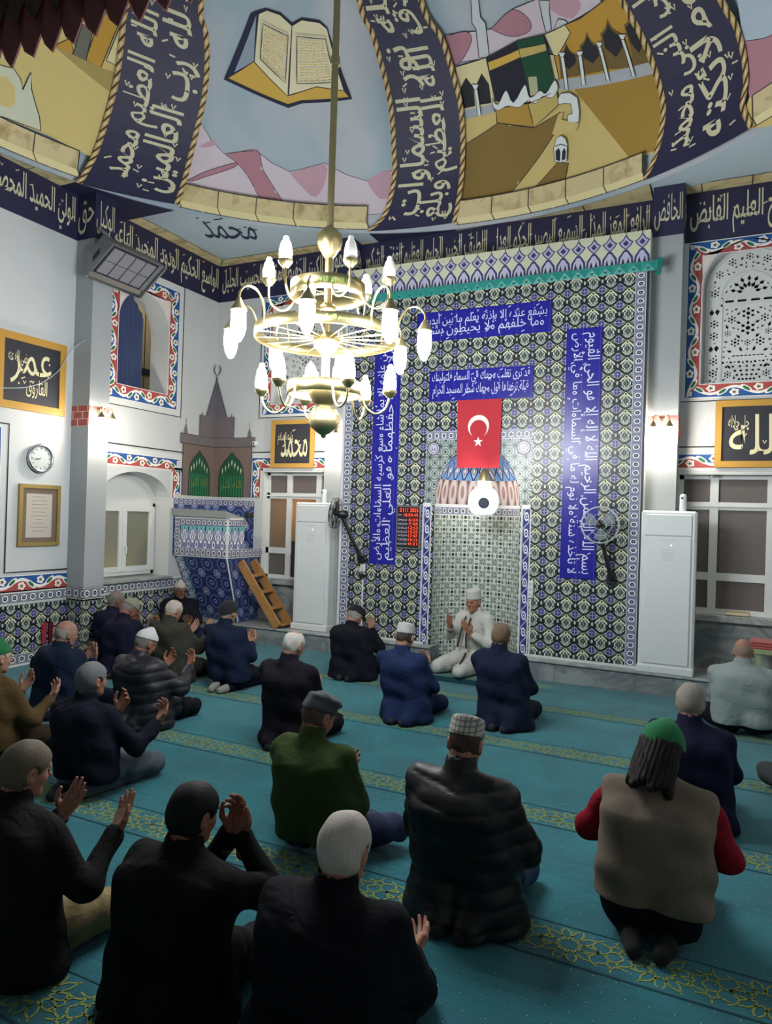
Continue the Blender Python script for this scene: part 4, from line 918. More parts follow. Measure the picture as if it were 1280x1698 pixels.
# ---------------------------------------------------------------- pierced plaster lattice windows
def lattice(name, xc):
    y = YF+.17; holes = []
    def hexa(cx, cz, r, n=6, a0=0, sx=1): r *= 1.15; holes.append([(cx+sx*r*math.cos(a0+2*PI*i/n), cz+r*math.sin(a0+2*PI*i/n)) for i in range(n)])
    def leaf(cx, cz, l, w, a): l, w = l*1.12, w*1.3; ca, sa = math.cos(a), math.sin(a); holes.append([(cx+u*ca-v*sa, cz+u*sa+v*ca) for u, v in ((-l, 0), (-l*.2, w), (l, 0), (-l*.2, -w))])
    def ros(cx, cz, r):
        hexa(cx, cz, r*.28)
        for k in range(6): a = PI/3*k+PI/6; leaf(cx+r*.72*math.cos(a), cz+r*.72*math.sin(a), r*.26, r*.2, a)
    for s in (-1, 1):       # side strips
        for z in (3.68, 3.82, 4.12, 4.26, 4.62): ros(xc+s*.355, z, .052)
        for z in (3.97, 4.40): leaf(xc+s*.355-.03, z, .035, .022, PI/2); leaf(xc+s*.355+.03, z, .035, .022, -PI/2)
    for dx in (-.2, -.07, .07, .2): holes.append([(xc+dx-.045, 4.50), (xc+dx+.045, 4.50), (xc+dx+.045, 4.53), (xc+dx-.045, 4.53)])
    for k in range(7):      # fan of leaves in the head
        a = PI*(k+.5)/7
        for r, l_ in ((.10, .035), (.17, .03)): leaf(xc+r*math.cos(a), 4.60+r*math.sin(a), l_, .018, a)
    for k in range(1, 6):
        a = PI*k/6
        if k == 3: ros(xc, 5.02, .045)
        else: ros(xc+.36*math.cos(a), 4.66+.36*math.sin(a), .05)
    # vase with flowers
    for r in range(5):
        z = 3.60+r*.05; w = .075+.018*r*1.2
        for k in range(5+(r > 2)*2): hexa(xc+(k-(4+(r > 2)*2)/2)*w*.52, z, .015, 4, PI/4)
    for k in range(8): holes.append([(xc-.155+k*.042, 3.865), (xc-.125+k*.042, 3.865), (xc-.125+k*.042, 3.88), (xc-.155+k*.042, 3.88)])
    for cx, cz, r in ((0, 4.36, .075), (0, 4.19, .085), (-.17, 4.30, .05), (.17, 4.30, .05), (-.13, 4.03, .055), (.13, 4.03, .055), (-.2, 3.66, .045), (.2, 3.66, .045), (-.21, 4.14, .04), (.21, 4.14, .04), (0, 4.02, .04)): ros(xc+cx, cz, r)
    for s in (-1, 1):
        for dx, dz, a in ((.10, 4.10, .8), (.07, 3.95, 1.2), (.19, 3.93, .4), (.10, 4.26, .5), (.22, 4.22, 1.2), (.19, 3.75, 1.0)): leaf(xc+s*dx, dz, .03, .013, a if s > 0 else PI-a)
    out = arch(xc, 3.53, 4.66, .48); mb = MB(); rr = random.Random(11)
    cen = [(sum(p[0] for p in h)/len(h), sum(p[1] for p in h)/len(h), max(math.hypot(p[0]-sum(q[0] for q in h)/len(h), p[1]-sum(q[1] for q in h)/len(h)) for p in h)) for h in holes]
    for _ in range(2600):
        x, z = rr.uniform(0, .40), rr.uniform(3.58, 5.08); r = rr.uniform(.016, .026); ok = math.hypot(x, max(z-4.66, 0)) < .405-r and (x > .012+r or x < .003) and abs(x-.28) > .014+r and not (4.44-r < z < 4.59+r) and abs(math.hypot(x, z-4.56)-.285) > r+.01*(z > 4.56)-(.3 if z < 4.56 else 0)
        if not ok or any(math.hypot(abs(c[0]-xc)-x, c[1]-z) < c[2]+r+.004 for c in cen): continue
        a = rr.uniform(0, PI)
        for s in (-1, 1):
            if x < .003 and s < 0: continue
            ca, sa = math.cos(a), math.sin(a); holes.append([(xc+s*(x+u*ca-v*sa), z+u*sa+v*ca) for u, v in ((-r, 0), (-r*.2, r*.55), (r, 0), (-r*.2, -r*.55))]); cen.append((xc+s*x, z, r))
    V, F = tri(out, holes); mb.flat(V, F, FW(y), 0)
    for h in holes+[out]:
        for i in range(len(h)): a, b = h[i], h[(i+1) % len(h)]; mb.add([(a[0], y, a[1]), (b[0], y, b[1]), (b[0], y+.035, b[1]), (a[0], y+.035, a[1])], [(0, 1, 2, 3)], 0)
    for r, w in ((.44, .03), (.285, .014)):
        p = [(xc+r*math.cos(a), 4.66+r*math.sin(a) if r > .3 else 4.56+r*math.sin(a)) for a in [PI*i/20 for i in range(21)]]
        mb.tube([(q[0], y-.005, q[1]) for q in ([(xc+.44, 3.56)] if r > .3 else [])+p+([(xc-.44, 3.56)] if r > .3 else [])], w/2, 6)
    for x in (-.28, .28): mb.box((xc+x-.012, y-.012, 3.56), (xc+x+.012, y, 4.56))
    for z in (4.47, 4.56): mb.box((xc-.43, y-.012, z-.012), (xc+.43, y, z+.012))
    t = thing(name, None, None, (xc, y, 3.53)); t['kind'] = 'structure'
    mb.build('window_lattice', mWhite, t)
    mb = MB(); V, F = tri(out); mb.flat(V, F, FW(y+.06), 0); mb.build('pane', mat('night_glass', '#15181d', .1), t)
lattice('window_5', WC_R); lattice('window_6', WC_L)

# ---------------------------------------------------------------- corner mural of a brown minaret tower with green drapes
mb = MB()
def both(poly, off, m):    # distance from the corner, height: mirrored onto the two walls
    V, F = tri(poly); mb.flat(V, F, lambda u, v: (XL+u, YF-off, v), m); mb.flat(V, F, lambda u, v: (XL+off, YF-u, v), m)
def bl(pts, w, off, m): V, F = ribbon(pts, w); mb.flat(V, F, lambda u, v: (XL+u, YF-off, v), m); mb.flat(V, F, lambda u, v: (XL+off, YF-u, v), m)
both([(0, 2.10), (.74, 2.10), (.74, 2.90), (0, 2.90)], .013, 0); both([(0, 2.88), (.80, 2.88), (.80, 3.03), (0, 3.03)], .015, 1)
both([(0, 3.03), (.385, 3.03), (.385, 3.36), (.35, 3.36), (.33, 3.42), (.31, 3.36), (0, 3.36)], .015, 1); both([(0, 3.36), (.24, 3.36), (0, 4.02)], .017, 2)
both([(.64, 3.03), (.73, 3.03), (.71, 3.12), (.685, 3.19), (.66, 3.12)], .015, 1)
bl([(.685, 3.18), (.685, 3.27)], .008, .015, 3); bl([(.24, 3.36), (0, 4.02)], .012, .019, 3); bl([(0, 2.885), (.8, 2.885), (.8, 3.03), (.385, 3.03), (.385, 3.36)], .010, .019, 3); bl([(0, 3.03), (.385, 3.03)], .006, .019, 3); bl([(.74, 2.10), (.74, 2.885)], .012, .019, 3)
ar = [(.12, 2.10), (.12, 2.42), (.15, 2.56), (.22, 2.66), (.32, 2.75), (.37, 2.80), (.42, 2.75), (.52, 2.66), (.58, 2.56), (.60, 2.42), (.60, 2.10)]
both(ar, .017, 4); bl(ar, .014, .021, 3)
for k in range(9): u = .15+k*.052; both([(u, 2.11), (u+.02, 2.11), (u+.022, 2.44), (u+.004, 2.44)], .019, 5)
for k in range(7): u = .19+k*.06; h = 2.52+.13*(1-abs(k-3)/3); both([(u-.012, h), (u, h-.07), (u+.012, h), (u, h+.04)], .021, 6)
bl([(.66, 2.40), (.72, 2.40)], .02, .019, 2); bl([(.69, 2.10), (.69, 2.40)], .03, .018, 2)
for fn in ((lambda u, v: (XL+.16+u*.40, YF-.023, 2.20+v*.2)), (lambda u, v: (XL+.023, YF-.58+u*.42, 2.22+v*.2))): put_text(mb, 'الله أكبر', 0, 0, 1, 1, fn, 7, True)
cr = [(.006+.075*math.cos(a), 4.12+.085*math.sin(a)) for a in [math.radians(d) for d in range(-80, 61, 14)]]
V, F = ribbon(cr, [.012+.018*math.sin(PI*i/(len(cr)-1)) for i in range(len(cr))])
mb.flat(V, F, lambda u, v: (XL+max(u, .002), YF-.017, v), 2); mb.flat(V, F, lambda u, v: (XL+.017, YF-max(u, .002), v), 2)
tag(mb.build('wall_mural', [mat('mural_brown', '#76655c', .8), mat('mural_taupe', '#70686a', .8), mat('mural_slate', '#66636d', .8), mat('mural_ink', '#3b3536', .8), mat('mural_green', '#1c5a45', .8), mat('mural_green_light', '#247a4e', .8), mat('mural_pale', '#a9b7ae', .8), mat('mural_olive_script', '#6f7f3e', .8)], org=(XL+.3, YF-.3, 2.1)), 'brown painted tower with spire, crescent and green drapes in the left corner', 'mural')

# ---------------------------------------------------------------- pulpit and its ladder
K = thing('preaching_pulpit', 'blue tiled corner pulpit with a sloping white desk top', 'pulpit', (-6.9, 8.55, .245))
kx0, kx1, ky0, ky1 = XL+.03, -6.42, 8.12, YF-.03
mb = MB(); mb.box((kx0, ky0, 1.20), (kx1, ky1, 1.23), 1); mb.box((kx0, ky0, 1.23), (kx1, ky0+.03, 1.76), 1); mb.box((kx1-.03, ky0, 1.23), (kx1, ky1-.45, 1.76), 1)
f = lambda u, v: (u, ky0-.002, v); g = lambda u, v: (kx1+.002, u, v)
for fn, a, b in ((f, kx0, kx1), (g, ky0, ky1-.45)):
    rect(mb, a, 1.33, b, 1.66, fn, 0, [(a, 0), (b, 0), (b, 1), (a, 1)]); strip(mb, (a, 1.205), (b, 1.205), .125, fn, 2); strip(mb, (a, 1.655), (b, 1.655), .10, fn, 2)
rect(mb, ky1-.45, 1.205, ky1, 1.33, g, 2, [(0, 0), (.45, 0), (.45, 1), (0, 1)]); rect(mb, kx0, 1.22, kx0+.09, 1.74, lambda u, v: (u, ky0-.004, v), 2, [(0, 0), (0, 1), (.5, 1), (.5, 0)])
mb.build('parapet', [mKur, mWhite, mRing], K)
mb = MB(); mb.box((kx1-.012, ky0-.012, 1.2), (kx1+.012, ky0+.012, 1.76)); mb.box((kx0, ky0-.01, 1.755), (kx1+.012, ky0+.02, 1.78)); mb.box((kx1-.02, ky0, 1.755), (kx1+.012, ky1-.45, 1.78)); mb.tube([(kx1+.004, ky0-.004, 1.2), (-6.42, 8.42, .27)], .012, 6); mb.build('white_trim', mWhite, K)
mb = MB(); a0, a1, b0, b1 = [(kx0, ky0+.02), (kx1-.02, ky0+.02)], None, [(kx0+.02, 8.56), (-6.46, 8.46)], None
lo = [(kx0+.02, 8.62, .25), (-6.46, 8.44, .25), (-6.46, ky1, .25), (kx0+.02, ky1, .25)]; hi = [(kx0, ky0+.02, 1.2), (kx1-.02, ky0+.02, 1.2), (kx1-.02, ky1, 1.2), (kx0, ky1, 1.2)]
mb.add([lo[0], lo[1], hi[1], hi[0]], [(0, 1, 2, 3)], 0, [(.1, 0), (.95, 0), (1.0, 1.0), (0, 1.0)]); mb.add([lo[1], lo[2], hi[2], hi[1]], [(0, 1, 2, 3)], 0, [(0, 0), (.6, 0), (.85, 1), (0, 1)])
mb.add([(p[0]+q, p[1]-.004, p[2]) for p, q in ((lo[0], 0), (lo[0], .14), (hi[0], .14), (hi[0], 0))], [(0, 1, 2, 3)], 1, [(0, 0), (0, 1), (1, 1), (1, 0)])
mb.build('skirt', [mNF, mKur], K)
mb = MB(); mb.add([(kx0-.0, ky0-.08, 1.90), (kx1+.03, ky0-.08, 1.88), (kx1+.01, ky0+.32, 1.79), (kx0, ky0+.32, 1.81), (kx0, ky0-.04, 1.79), (kx1, ky0-.04, 1.78), (kx1, ky0+.3, 1.765), (kx0, ky0+.3, 1.765)], [(0, 1, 2, 3), (0, 4, 5, 1), (1, 5, 6, 2), (7, 6, 5, 4), (0, 3, 7, 4)], 0); mb.build('desk_top', mat('desk_grey', '#9aa09c', .4), K)
mb = MB()
for fn, a, b in ((FW(YF-.012), XL+.012, -6.60), (LW(XL+.012), 8.10, YF-.012)):
    rect(mb, a, 1.2, b, 1.96, fn, 0); n = int((b-a)/.034); strip(mb, (a, 1.96), (b, 1.96), .09, fn, 2); 
    for i in range(n): x = a+(i+.5)*(b-a)/n; mb.flat(*tri([(x-.017, 2.05), (x+.017, 2.05), (x+.012, 2.075), (x, 2.085), (x-.012, 2.075)]), fn, 1)
    rect(mb, a, 2.082, b, 2.098, fn, 1)
for i in range(24): z = 1.3+i*.033; mb.flat(*tri([(-6.60, z), (-6.575, z+.016), (-6.60, z+.033)]), FW(YF-.012), 1)
for xc_, fn in ((-7.15, 0), (-6.85, 0)):
    for r_ in (.13, .10, .07): mb.tube([(xc_+r_*math.cos(a), YF-.02, 1.62+r_*1.3*math.sin(a)) for a in [PI*i/10 for i in range(11)]], .008, 5, 1)
mb.build('tile_backdrop', [mNF, mWhite, mat('backdrop_lilac_ring', c_ring(.1, '#6d74a6', '#a9aed0'), .3)], K)
mb = MB(); mb.bbox((-6.40, 8.46, 1.785), (-6.30, 8.56, 1.86), .01); mb.tube([(-6.35, 8.51, 1.86), (-6.42, 8.45, 1.98)], .006, 6); tag(mb.build('microphone_base', mBlack, org=(-6.35, 8.51, 1.785)), 'small black microphone base on the pulpit rim', 'microphone')
mWood = mat('ladder_pine', lambda: (lambda x, y, z: cmix(noise(vec(x*3, y*9, z*3), 4, 4, 1.0), '#b98a52', '#8f6335'))(*OBJ()), .55)
Ld = thing('wooden_ladder', 'light wooden step ladder leaning against the blue pulpit', 'ladder', (-5.7, 8.53, .245))
top, bot = Vector((-6.36, 0, 1.15)), Vector((-5.68, 0, .27))
for y in (8.36, 8.66):
    mb = MB(); mb.bar(top+Vector((0, y, 0)), bot+Vector((0, y, 0)), .035, .13, up=(0, 1, 0)) if False else None
    d = (bot-top).normalized(); nrm = Vector((d.z, 0, -d.x)); mb.obox((top+bot)/2+Vector((0, y, 0)), d*((bot-top).length/2), Vector((0, .0175, 0)), nrm*.062, 0); mb.build('stringer', mWood, Ld)
for k in range(4):
    p = top.lerp(bot, .22+.25*k); mb = MB(); mb.bbox((p.x-.085, 8.375, p.z-.014), (p.x+.085, 8.645, p.z+.014), .004); mb.build('step', mWood, Ld)

# ---------------------------------------------------------------- framed calligraphy, certificate, clock
def cal(label, fnp, w, h, rows, org, frame=.085, mf=None):
    t = thing('calligraphy_panel', label, 'picture', org, 'framed calligraphy panels'); mb = MB()
    def bx(x0, z0, x1, z1, d): P0, P1 = fnp(x0, z0, 0), fnp(x1, z1, d); mb.box([min(a, b) for a, b in zip(P0, P1)], [max(a, b) for a, b in zip(P0, P1)])
    for x0, z0, x1, z1 in ((0, 0, w, frame), (0, h-frame, w, h), (0, frame, frame, h-frame), (w-frame, frame, w, h-frame)): bx(x0, z0, x1, z1, .035)
    mb.build('frame', mf or mGoldF, t); mb = MB(); bx(frame*.98, frame*.98, w-frame*.98, h-frame*.98, .018); mb.build('canvas', mPaintBk, t)
    mb = MB()
    for txt, a, b, c, d in rows: put_text(mb, txt, frame+(w-2*frame)*a, frame+(h-2*frame)*b, frame+(w-2*frame)*c, frame+(h-2*frame)*d, lambda u, v: fnp(u, v, .021), 0, True)
    hare(mb, 8, w*.25, h*.3, w*.8, h*.8, lambda u, v: fnp(u, v, .022), .05, 0, len(label)); mb.build('script', mScript, t)
cal('gold framed dark calligraphy panel high on the left wall above the round clock', lambda u, v, d: (XL+.01+d, 5.20+u, 2.98+v), .91, .87, [('عمر', .12, .30, .85, .85), ('الفاروق', .40, .10, .78, .42), ('رضي الله عنه', .08, .55, .42, .85)], (XL+.02, 5.65, 2.98))
cal('gold framed dark calligraphy panel under the chandelier over the amber window', lambda u, v, d: (-6.30+u, YF-.02-d, 2.56+v), .76, .72, [('محمد', .18, .15, .92, .75), ('عليه السلام', .08, .48, .52, .80)], (-5.92, YF-.03, 2.56), .065)
cal('gold framed dark calligraphy panel at the right under the pierced lattice window', lambda u, v, d: (-.17+u, YF-.02-d, 2.56+v), .80, .76, [('الله', .12, .12, .95, .85), ('جل جلاله', .10, .55, .42, .84)], (.23, YF-.03, 2.56), .07)
C_ = thing('framed_certificate', 'paper certificate in a gilt frame on the left wall below the clock', 'certificate', (XL+.02, 5.82, 1.40))
def fx(x0, z0, x1, z1, d0, d1, mb): mb.box((XL+.008+d0, 5.54+x0, 1.40+z0), (XL+.008+d1, 5.54+x1, 1.40+z1))
mb = MB(); [fx(*q, 0, .03, mb) for q in ((0, 0, .56, .045), (0, .685, .56, .73), (0, .045, .045, .685), (.515, .045, .56, .685))]; mb.build('frame', mat('dull_gilt', '#a08a4e', .4, .5), C_)
mb = MB(); fx(.045, .045, .515, .685, 0, .012, mb); mb.build('mount', mat('brown_mount', '#6e5f50', .8), C_)
mb = MB(); fx(.10, .10, .45, .62, .012, .015, mb); mb.build('paper', mat('certificate_paper', '#b5aea2', .7), C_)
mb = MB(); rr = random.Random(5)
for k in range(10):
    w = rr.uniform(.08, .24); y = 5.54+.275; z = 1.40+.58-k*.045; mb.box((XL+.0232, y-w/2, z), (XL+.0235, y+w/2, z+.006))
mb.build('printed_lines', mat('print_grey', '#837a70', .7), C_)
Ck = thing('wall_clock', 'round silver rimmed wall clock on the left wall', 'clock', (XL+.03, 5.80, 2.44))
RX = Matrix.Rotation(PI/2, 3, 'Y'); cc = (XL+.01, 5.80, 2.44)
mb = MB(); mb.lathe([(.14, 0), (.17, .01), (.175, .035), (.165, .05), (.145, .05), (.14, .03)], cc, 40, 0, RX, caps=False); mb.build('rim', mChrome, Ck)
mb = MB(); mb.lathe([(.142, .0), (.142, .030)], cc, 32, 0, RX); mb.build('dial', mat('clock_dial', '#b9c0bf', .4), Ck)
for k in range(12): mb = MB(); a = PI*k/6; mb.obox((XL+.0425, 5.80+.118*math.sin(a), 2.44+.118*math.cos(a)), (.001, 0, 0), (0, .012*math.sin(a), .012*math.cos(a)), (0, .004*math.cos(a), -.004*math.sin(a))); mb.build('hour_mark', mBlack, Ck)
for a, L_, w in ((math.radians(255), .065, .006), (math.radians(262), .10, .004)):
    mb = MB(); mb.bar((XL+.045, 5.80, 2.44), (XL+.045, 5.80+L_*math.sin(a), 2.44+L_*math.cos(a)), w*1.4, .003, up=(1, 0, 0)); mb.build('clock_hand', mBlack, Ck)

# ---------------------------------------------------------------- flag, prayer time board
mb = MB(); n = 16; V = []; F = []; fz0, fz1 = 2.52, 3.375; fx0, fx1 = -3.13, -2.55
def fl(u, v):
    k = (v-fz0)/(fz1-fz0); s = 1-.045*(1-k); x = fx0+(u)*(fx1-fx0); x = -2.84+(x+2.84)*s; return x, PY-.03-.012*math.sin(u*9+k*2)*(1-k)-.006, v
for j in range(13):
    for i in range(n+1): V.append(fl(i/n, fz0+(fz1-fz0)*j/12))
for j in range(12):
    for i in range(n): a = j*(n+1)+i; F.append((a, a+1, a+n+2, a+n+1))
mb.add(V, F, 0, smooth=True)
def fd(u, v): x, y, z = fl((u-fx0)/(fx1-fx0), v); return x, y-.003, z
cx, cz = -2.845, 3.04; R1, R2, off = .142, .114, .034
th = math.acos((R1*R1+off*off-R2*R2)/(2*R1*off)); th2 = math.acos((off*off+R2*R2-R1*R1)/(2*off*R2)); 
outer = [(cx+R1*math.cos(a), cz+R1*math.sin(a)) for a in [-PI/2+th+(2*PI-2*th)*i/30 for i in range(31)]]
inner = [(cx+R2*math.cos(a), cz-off+R2*math.sin(a)) for a in [-PI/2-(PI-th2)+2*(PI-th2)*0+(-(2*th2-0)+0)*0 for i in range(0)]]
A1 = math.atan2(outer[-1][1]-(cz-off), outer[-1][0]-cx); A0 = math.atan2(outer[0][1]-(cz-off), outer[0][0]-cx)
if A1 < A0: A1 += 2*PI
inner = [(cx+R2*math.cos(a), cz-off+R2*math.sin(a)) for a in [A1+(A0-A1)*i/30 for i in range(1, 30)]]
V2, F2 = tri(outer+inner); mb.flat(V2, F2, fd, 1)
st = [(cx+(.068 if k % 2 == 0 else .027)*math.sin(PI*k/5), 2.845+(.068 if k % 2 == 0 else .027)*math.cos(PI*k/5)) for k in range(10)]
V2, F2 = tri(st); mb.flat(V2, F2, fd, 1)
tag(mb.build('hanging_flag', [mat('flag_red', '#b5202f', .75, sheen=.2), mat('flag_white', '#e3dfd8', .75)], org=(-2.84, PY, 3.37)), 'red flag with white crescent and star hanging over the niche', 'flag')
Bd = thing('prayer_time_board', 'red and black digital prayer time board beside the tall left inscription', 'display', (-3.77, PY-.02, 1.46))
mb = MB(); bx0, bx1, bz0, bz1 = -3.94, -3.59, 1.46, 2.03; mb.bbox((bx0, PY-.04, bz0), (bx1, PY-.001, bz1), .006); mb.build('case', mChrome, Bd)
mb = MB(); mb.box((bx0+.02, PY-.043, bz0+.02), (bx1-.02, PY-.0402, bz1-.02)); mb.build('face', mat('board_black', '#1a1417', .4), Bd)
mb = MB(); fn = FW(PY-.0438); mb.box((-3.765, PY-.0434, bz0+.04), (bx1-.02, PY-.0432, bz1-.13)); mb.box((bx0+.02, PY-.0434, bz1-.10), (bx1-.02, PY-.0432, bz1-.02)); mb.box((-3.85, PY-.0434, bz1-.15), (bx1-.02, PY-.0432, bz1-.11)); mb.build('digit_window', mat('board_red_window', '#3a0a0c', .3), Bd)
mLed = mat('led_red', '#ff5a3a', .5, emit='#ff4a20', es=.9)
mb = MB(); put_text(mb, '21', bx0+.05, bz1-.085, bx0+.11, bz1-.035, fn); mb.build('lit_day', mLed, Bd); mb = MB(); put_text(mb, '11', bx0+.135, bz1-.085, bx0+.17, bz1-.035, fn); mb.build('lit_month', mLed, Bd); mb = MB(); put_text(mb, '2025', bx0+.20, bz1-.085, bx1-.035, bz1-.035, fn); mb.build('lit_year', mLed, Bd); mb = MB(); put_text(mb, '18:50:45', -3.83, bz1-.145, bx1-.035, bz1-.105, fn); mb.build('lit_time', mLed, Bd)
for k, s in enumerate(('6:24', '7:45', '12:53', '15:25', '17:47', '19:12', '0:21')): mb = MB(); put_text(mb, s, -3.755, bz1-.205-k*.052, bx1-.035, bz1-.168-k*.052, fn); mb.build('lit_time', mLed, Bd)
for k, s in enumerate(('İMSAK', 'SAB-GÜN', 'ÖĞLE', 'İKİNDİ', 'AKŞAM', 'YATSI', 'KALAN SÜRE')): mb = MB(); put_text(mb, s, bx0+.03, bz1-.203-k*.052, -3.775, bz1-.172-k*.052, fn); mb.build('row_name', mInk, Bd)
mb = MB(); mb.box((bx0+.03, PY-.0439, bz1-.13), (-3.86, PY-.0437, bz1-.122)); mb.build('heading_rule', mInk, Bd)

# ---------------------------------------------------------------- wall lamp over the niche
Lm = thing('niche_lamp', 'white glass lamp on a brass cap hanging in the mihrab', 'lamp', (-2.67, 8.30, 2.0)); c = (-2.68, 8.26, 0)
mb = MB(); mb.tube([(-2.70, 8.80, 2.36), (-2.69, 8.62, 2.46), (-2.68, 8.50, 2.495), (-2.68, 8.26, 2.49)], .010); mb.lathe([(.0, 2.505), (.03, 2.49), (.05, 2.44), (.085, 2.36), (.085, 2.34)], c, 24); mb.build('brass_cap', mBrassD, Lm)
mb = MB(); mb.lathe([(.078, 2.345), (.08, 2.29), (.075, 2.25), (.07, 2.22)], c, 24); mb.build('bulb', mGlowS, Lm)
mb = MB(); mb.lathe([(.085, 2.27), (.13, 2.24), (.175, 2.18), (.19, 2.10), (.18, 2.03), (.14, 1.96), (.10, 1.935)], c, 28); mb.build('glass_globe', mGlowM, Lm)
mb = MB(); mb.tube([(-2.68+.193*math.cos(a), 8.26-.02, 2.09+.193*math.sin(a)) for a in [2*PI*i/32 for i in range(32)]], .006, 6, closed=True); mb.build('glass_rim', mat('clear_rim', '#c9d2cf', .1), Lm)
mb = MB(); d = Vector((2.6, -8.2, -.2)).normalized(); q = Vector((-2.68, 8.26, 2.08))+d*.192; x = d.cross(Vector((0, 0, 1))).normalized(); y = x.cross(d); mb.lathe([(.064, -.02), (.064, .004), (.05, .012)], q, 22, 0, Matrix((x, y, d)).transposed()); mb.build('lamp_socket', mat('socket_navy', '#2c3446', .4), Lm)

# ---------------------------------------------------------------- sconces on the pillars
def sconce(label, p, n, t, k=1.0, wall_=.0):
    p, n, t = Vector(p), Vector(n), Vector(t); S = thing('wall_sconce', label, 'wall lamp', p, 'pillar sconces'); Z = Vector((0, 0, 1))
    mb = MB(); mb.obox(p+n*.006, t*.035, n*.006, Z*.06); mb.build('backplate', mBrassD, S)
    for s in (-1, 1):
        mb = MB(); e = p+t*(s*.085)+n*.13
        mb.tube(spline([p+n*.01, p+n*.05+t*s*.03+Z*.05, p+n*.10+t*s*.06+Z*.085, e+Z*.05, e], 4), .007, 6); a = mb.build('arm', mBrassD, S)
        mb = MB(); mb.lathe([(.008, .02), (.02, 0), (.045, -.045), (.047, -.055), (.03, -.05)], e, 18); mb.build('shade_cap', mBrassD, a)
        mb = MB(); mb.lathe([(.034, -.05), (.048, -.09), (.055, -.15), (.045, -.20), (.02, -.235), (.0, -.24)], e, 16); mb.build('glass', mGlowS, a)
sconce('twin brass wall lamp glowing on the left wall pillar above the clock height', (-7.115, 6.405, 3.04), (1, 0, 0), (0, 1, 0))
sconce('twin brass wall lamp glowing on the pillar between the amber window and the tiled panel', (-5.025, 8.675, 3.06), (0, -1, 0), (1, 0, 0))
sconce('twin brass wall lamp glowing on the pillar above the right air conditioner', (-.715, 8.675, 3.04), (0, -1, 0), (1, 0, 0))

# ---------------------------------------------------------------- standing air conditioners with canisters
def aircon(label, clabel, x0, x1, y0, y1, cx_):
    A_ = thing('standing_air_conditioner', label, 'air conditioner', ((x0+x1)/2, (y0+y1)/2, .245), 'standing air conditioners')
    mb = MB(); mb.bbox((x0, y0+.02, .30), (x1, y1, 2.04), .02); mb.build('body', mPlast, A_)
    mb = MB(); mb.bbox((x0-.008, y0-.015, .245), (x1+.008, y1, .33), .01); mb.build('plinth', mPlast, A_)
    mb = MB(); mb.bbox((x0+.045, y0+.005, 1.765), (x1-.045, y0+.05, 2.0), .008); mb.build('top_panel', mPlast, A_)
    mb = MB(); mb.bbox((x0+.045, y0, .345), (x1-.045, y0+.05, 1.755), .012); mb.build('front_panel', mPlast, A_)
    mb = MB(); xc = (x0+x1)/2; rr = random.Random(4)
    mb.box((xc-.08, y0-.0015, 1.715), (xc+.09, y0-.0002, 1.719))
    for k, w in enumerate((.14, .14, .13, .13, .11)): mb.box((xc-w/2, y0-.0015, 1.60-k*.026), (xc+w/2, y0-.0002, 1.606-k*.026))
    mb.build('printed_marks', mPlastG, A_)
    mb = MB(); mb.ell((xc+.03, y0-.002, 1.66), (.006, .003, .006)); mb.build('indicator_light', mat('indicator', '#ffffff', .4, emit='#ffffff', es=4), A_)
    mb = MB(); mb.box((x0+.035, y0+.016, 1.757), (x1-.035, y0+.0195, 1.765)); mb.build('panel_gap', mPlastG, A_)
    D = thing('air_freshener', clabel, 'air freshener', (cx_, y0+.12, 2.04), 'air fresheners on the air conditioners')
    mb = MB(); mb.lathe([(.036, 2.04), (.038, 2.06), (.036, 2.20), (.028, 2.225), (.0, 2.232)], (cx_, y0+.12, 0), 18); mb.build('case', mPlast, D)
    mb = MB(); mb.ell((cx_-.01, y0+.084, 2.185), (.012, .006, .012)); mb.build('nozzle', mBlack, D)
aircon('tall white standing air conditioner right of the tiled panel', 'white air freshener canister on top of the right air conditioner', -.88, -.31, 8.37, 8.66, -.46)
aircon('tall white standing air conditioner between the ladder and the tiled panel', 'white air freshener canister on top of the left air conditioner', -5.55, -4.98, 8.50, 8.80, -5.14)
mb = MB(); mb.bbox((-5.66, 8.60, .96), (-5.57, 8.74, 1.48), .012); o = thing('black_speaker', 'thin black wall speaker behind the left air conditioner', 'speaker', (-5.62, 8.66, .96)); mb.build('speaker_body', mBlack, o); mb = MB(); mb.box((-5.625, 8.66, .245), (-5.605, 8.68, .97)); mb.build('stand', mBlack, o)

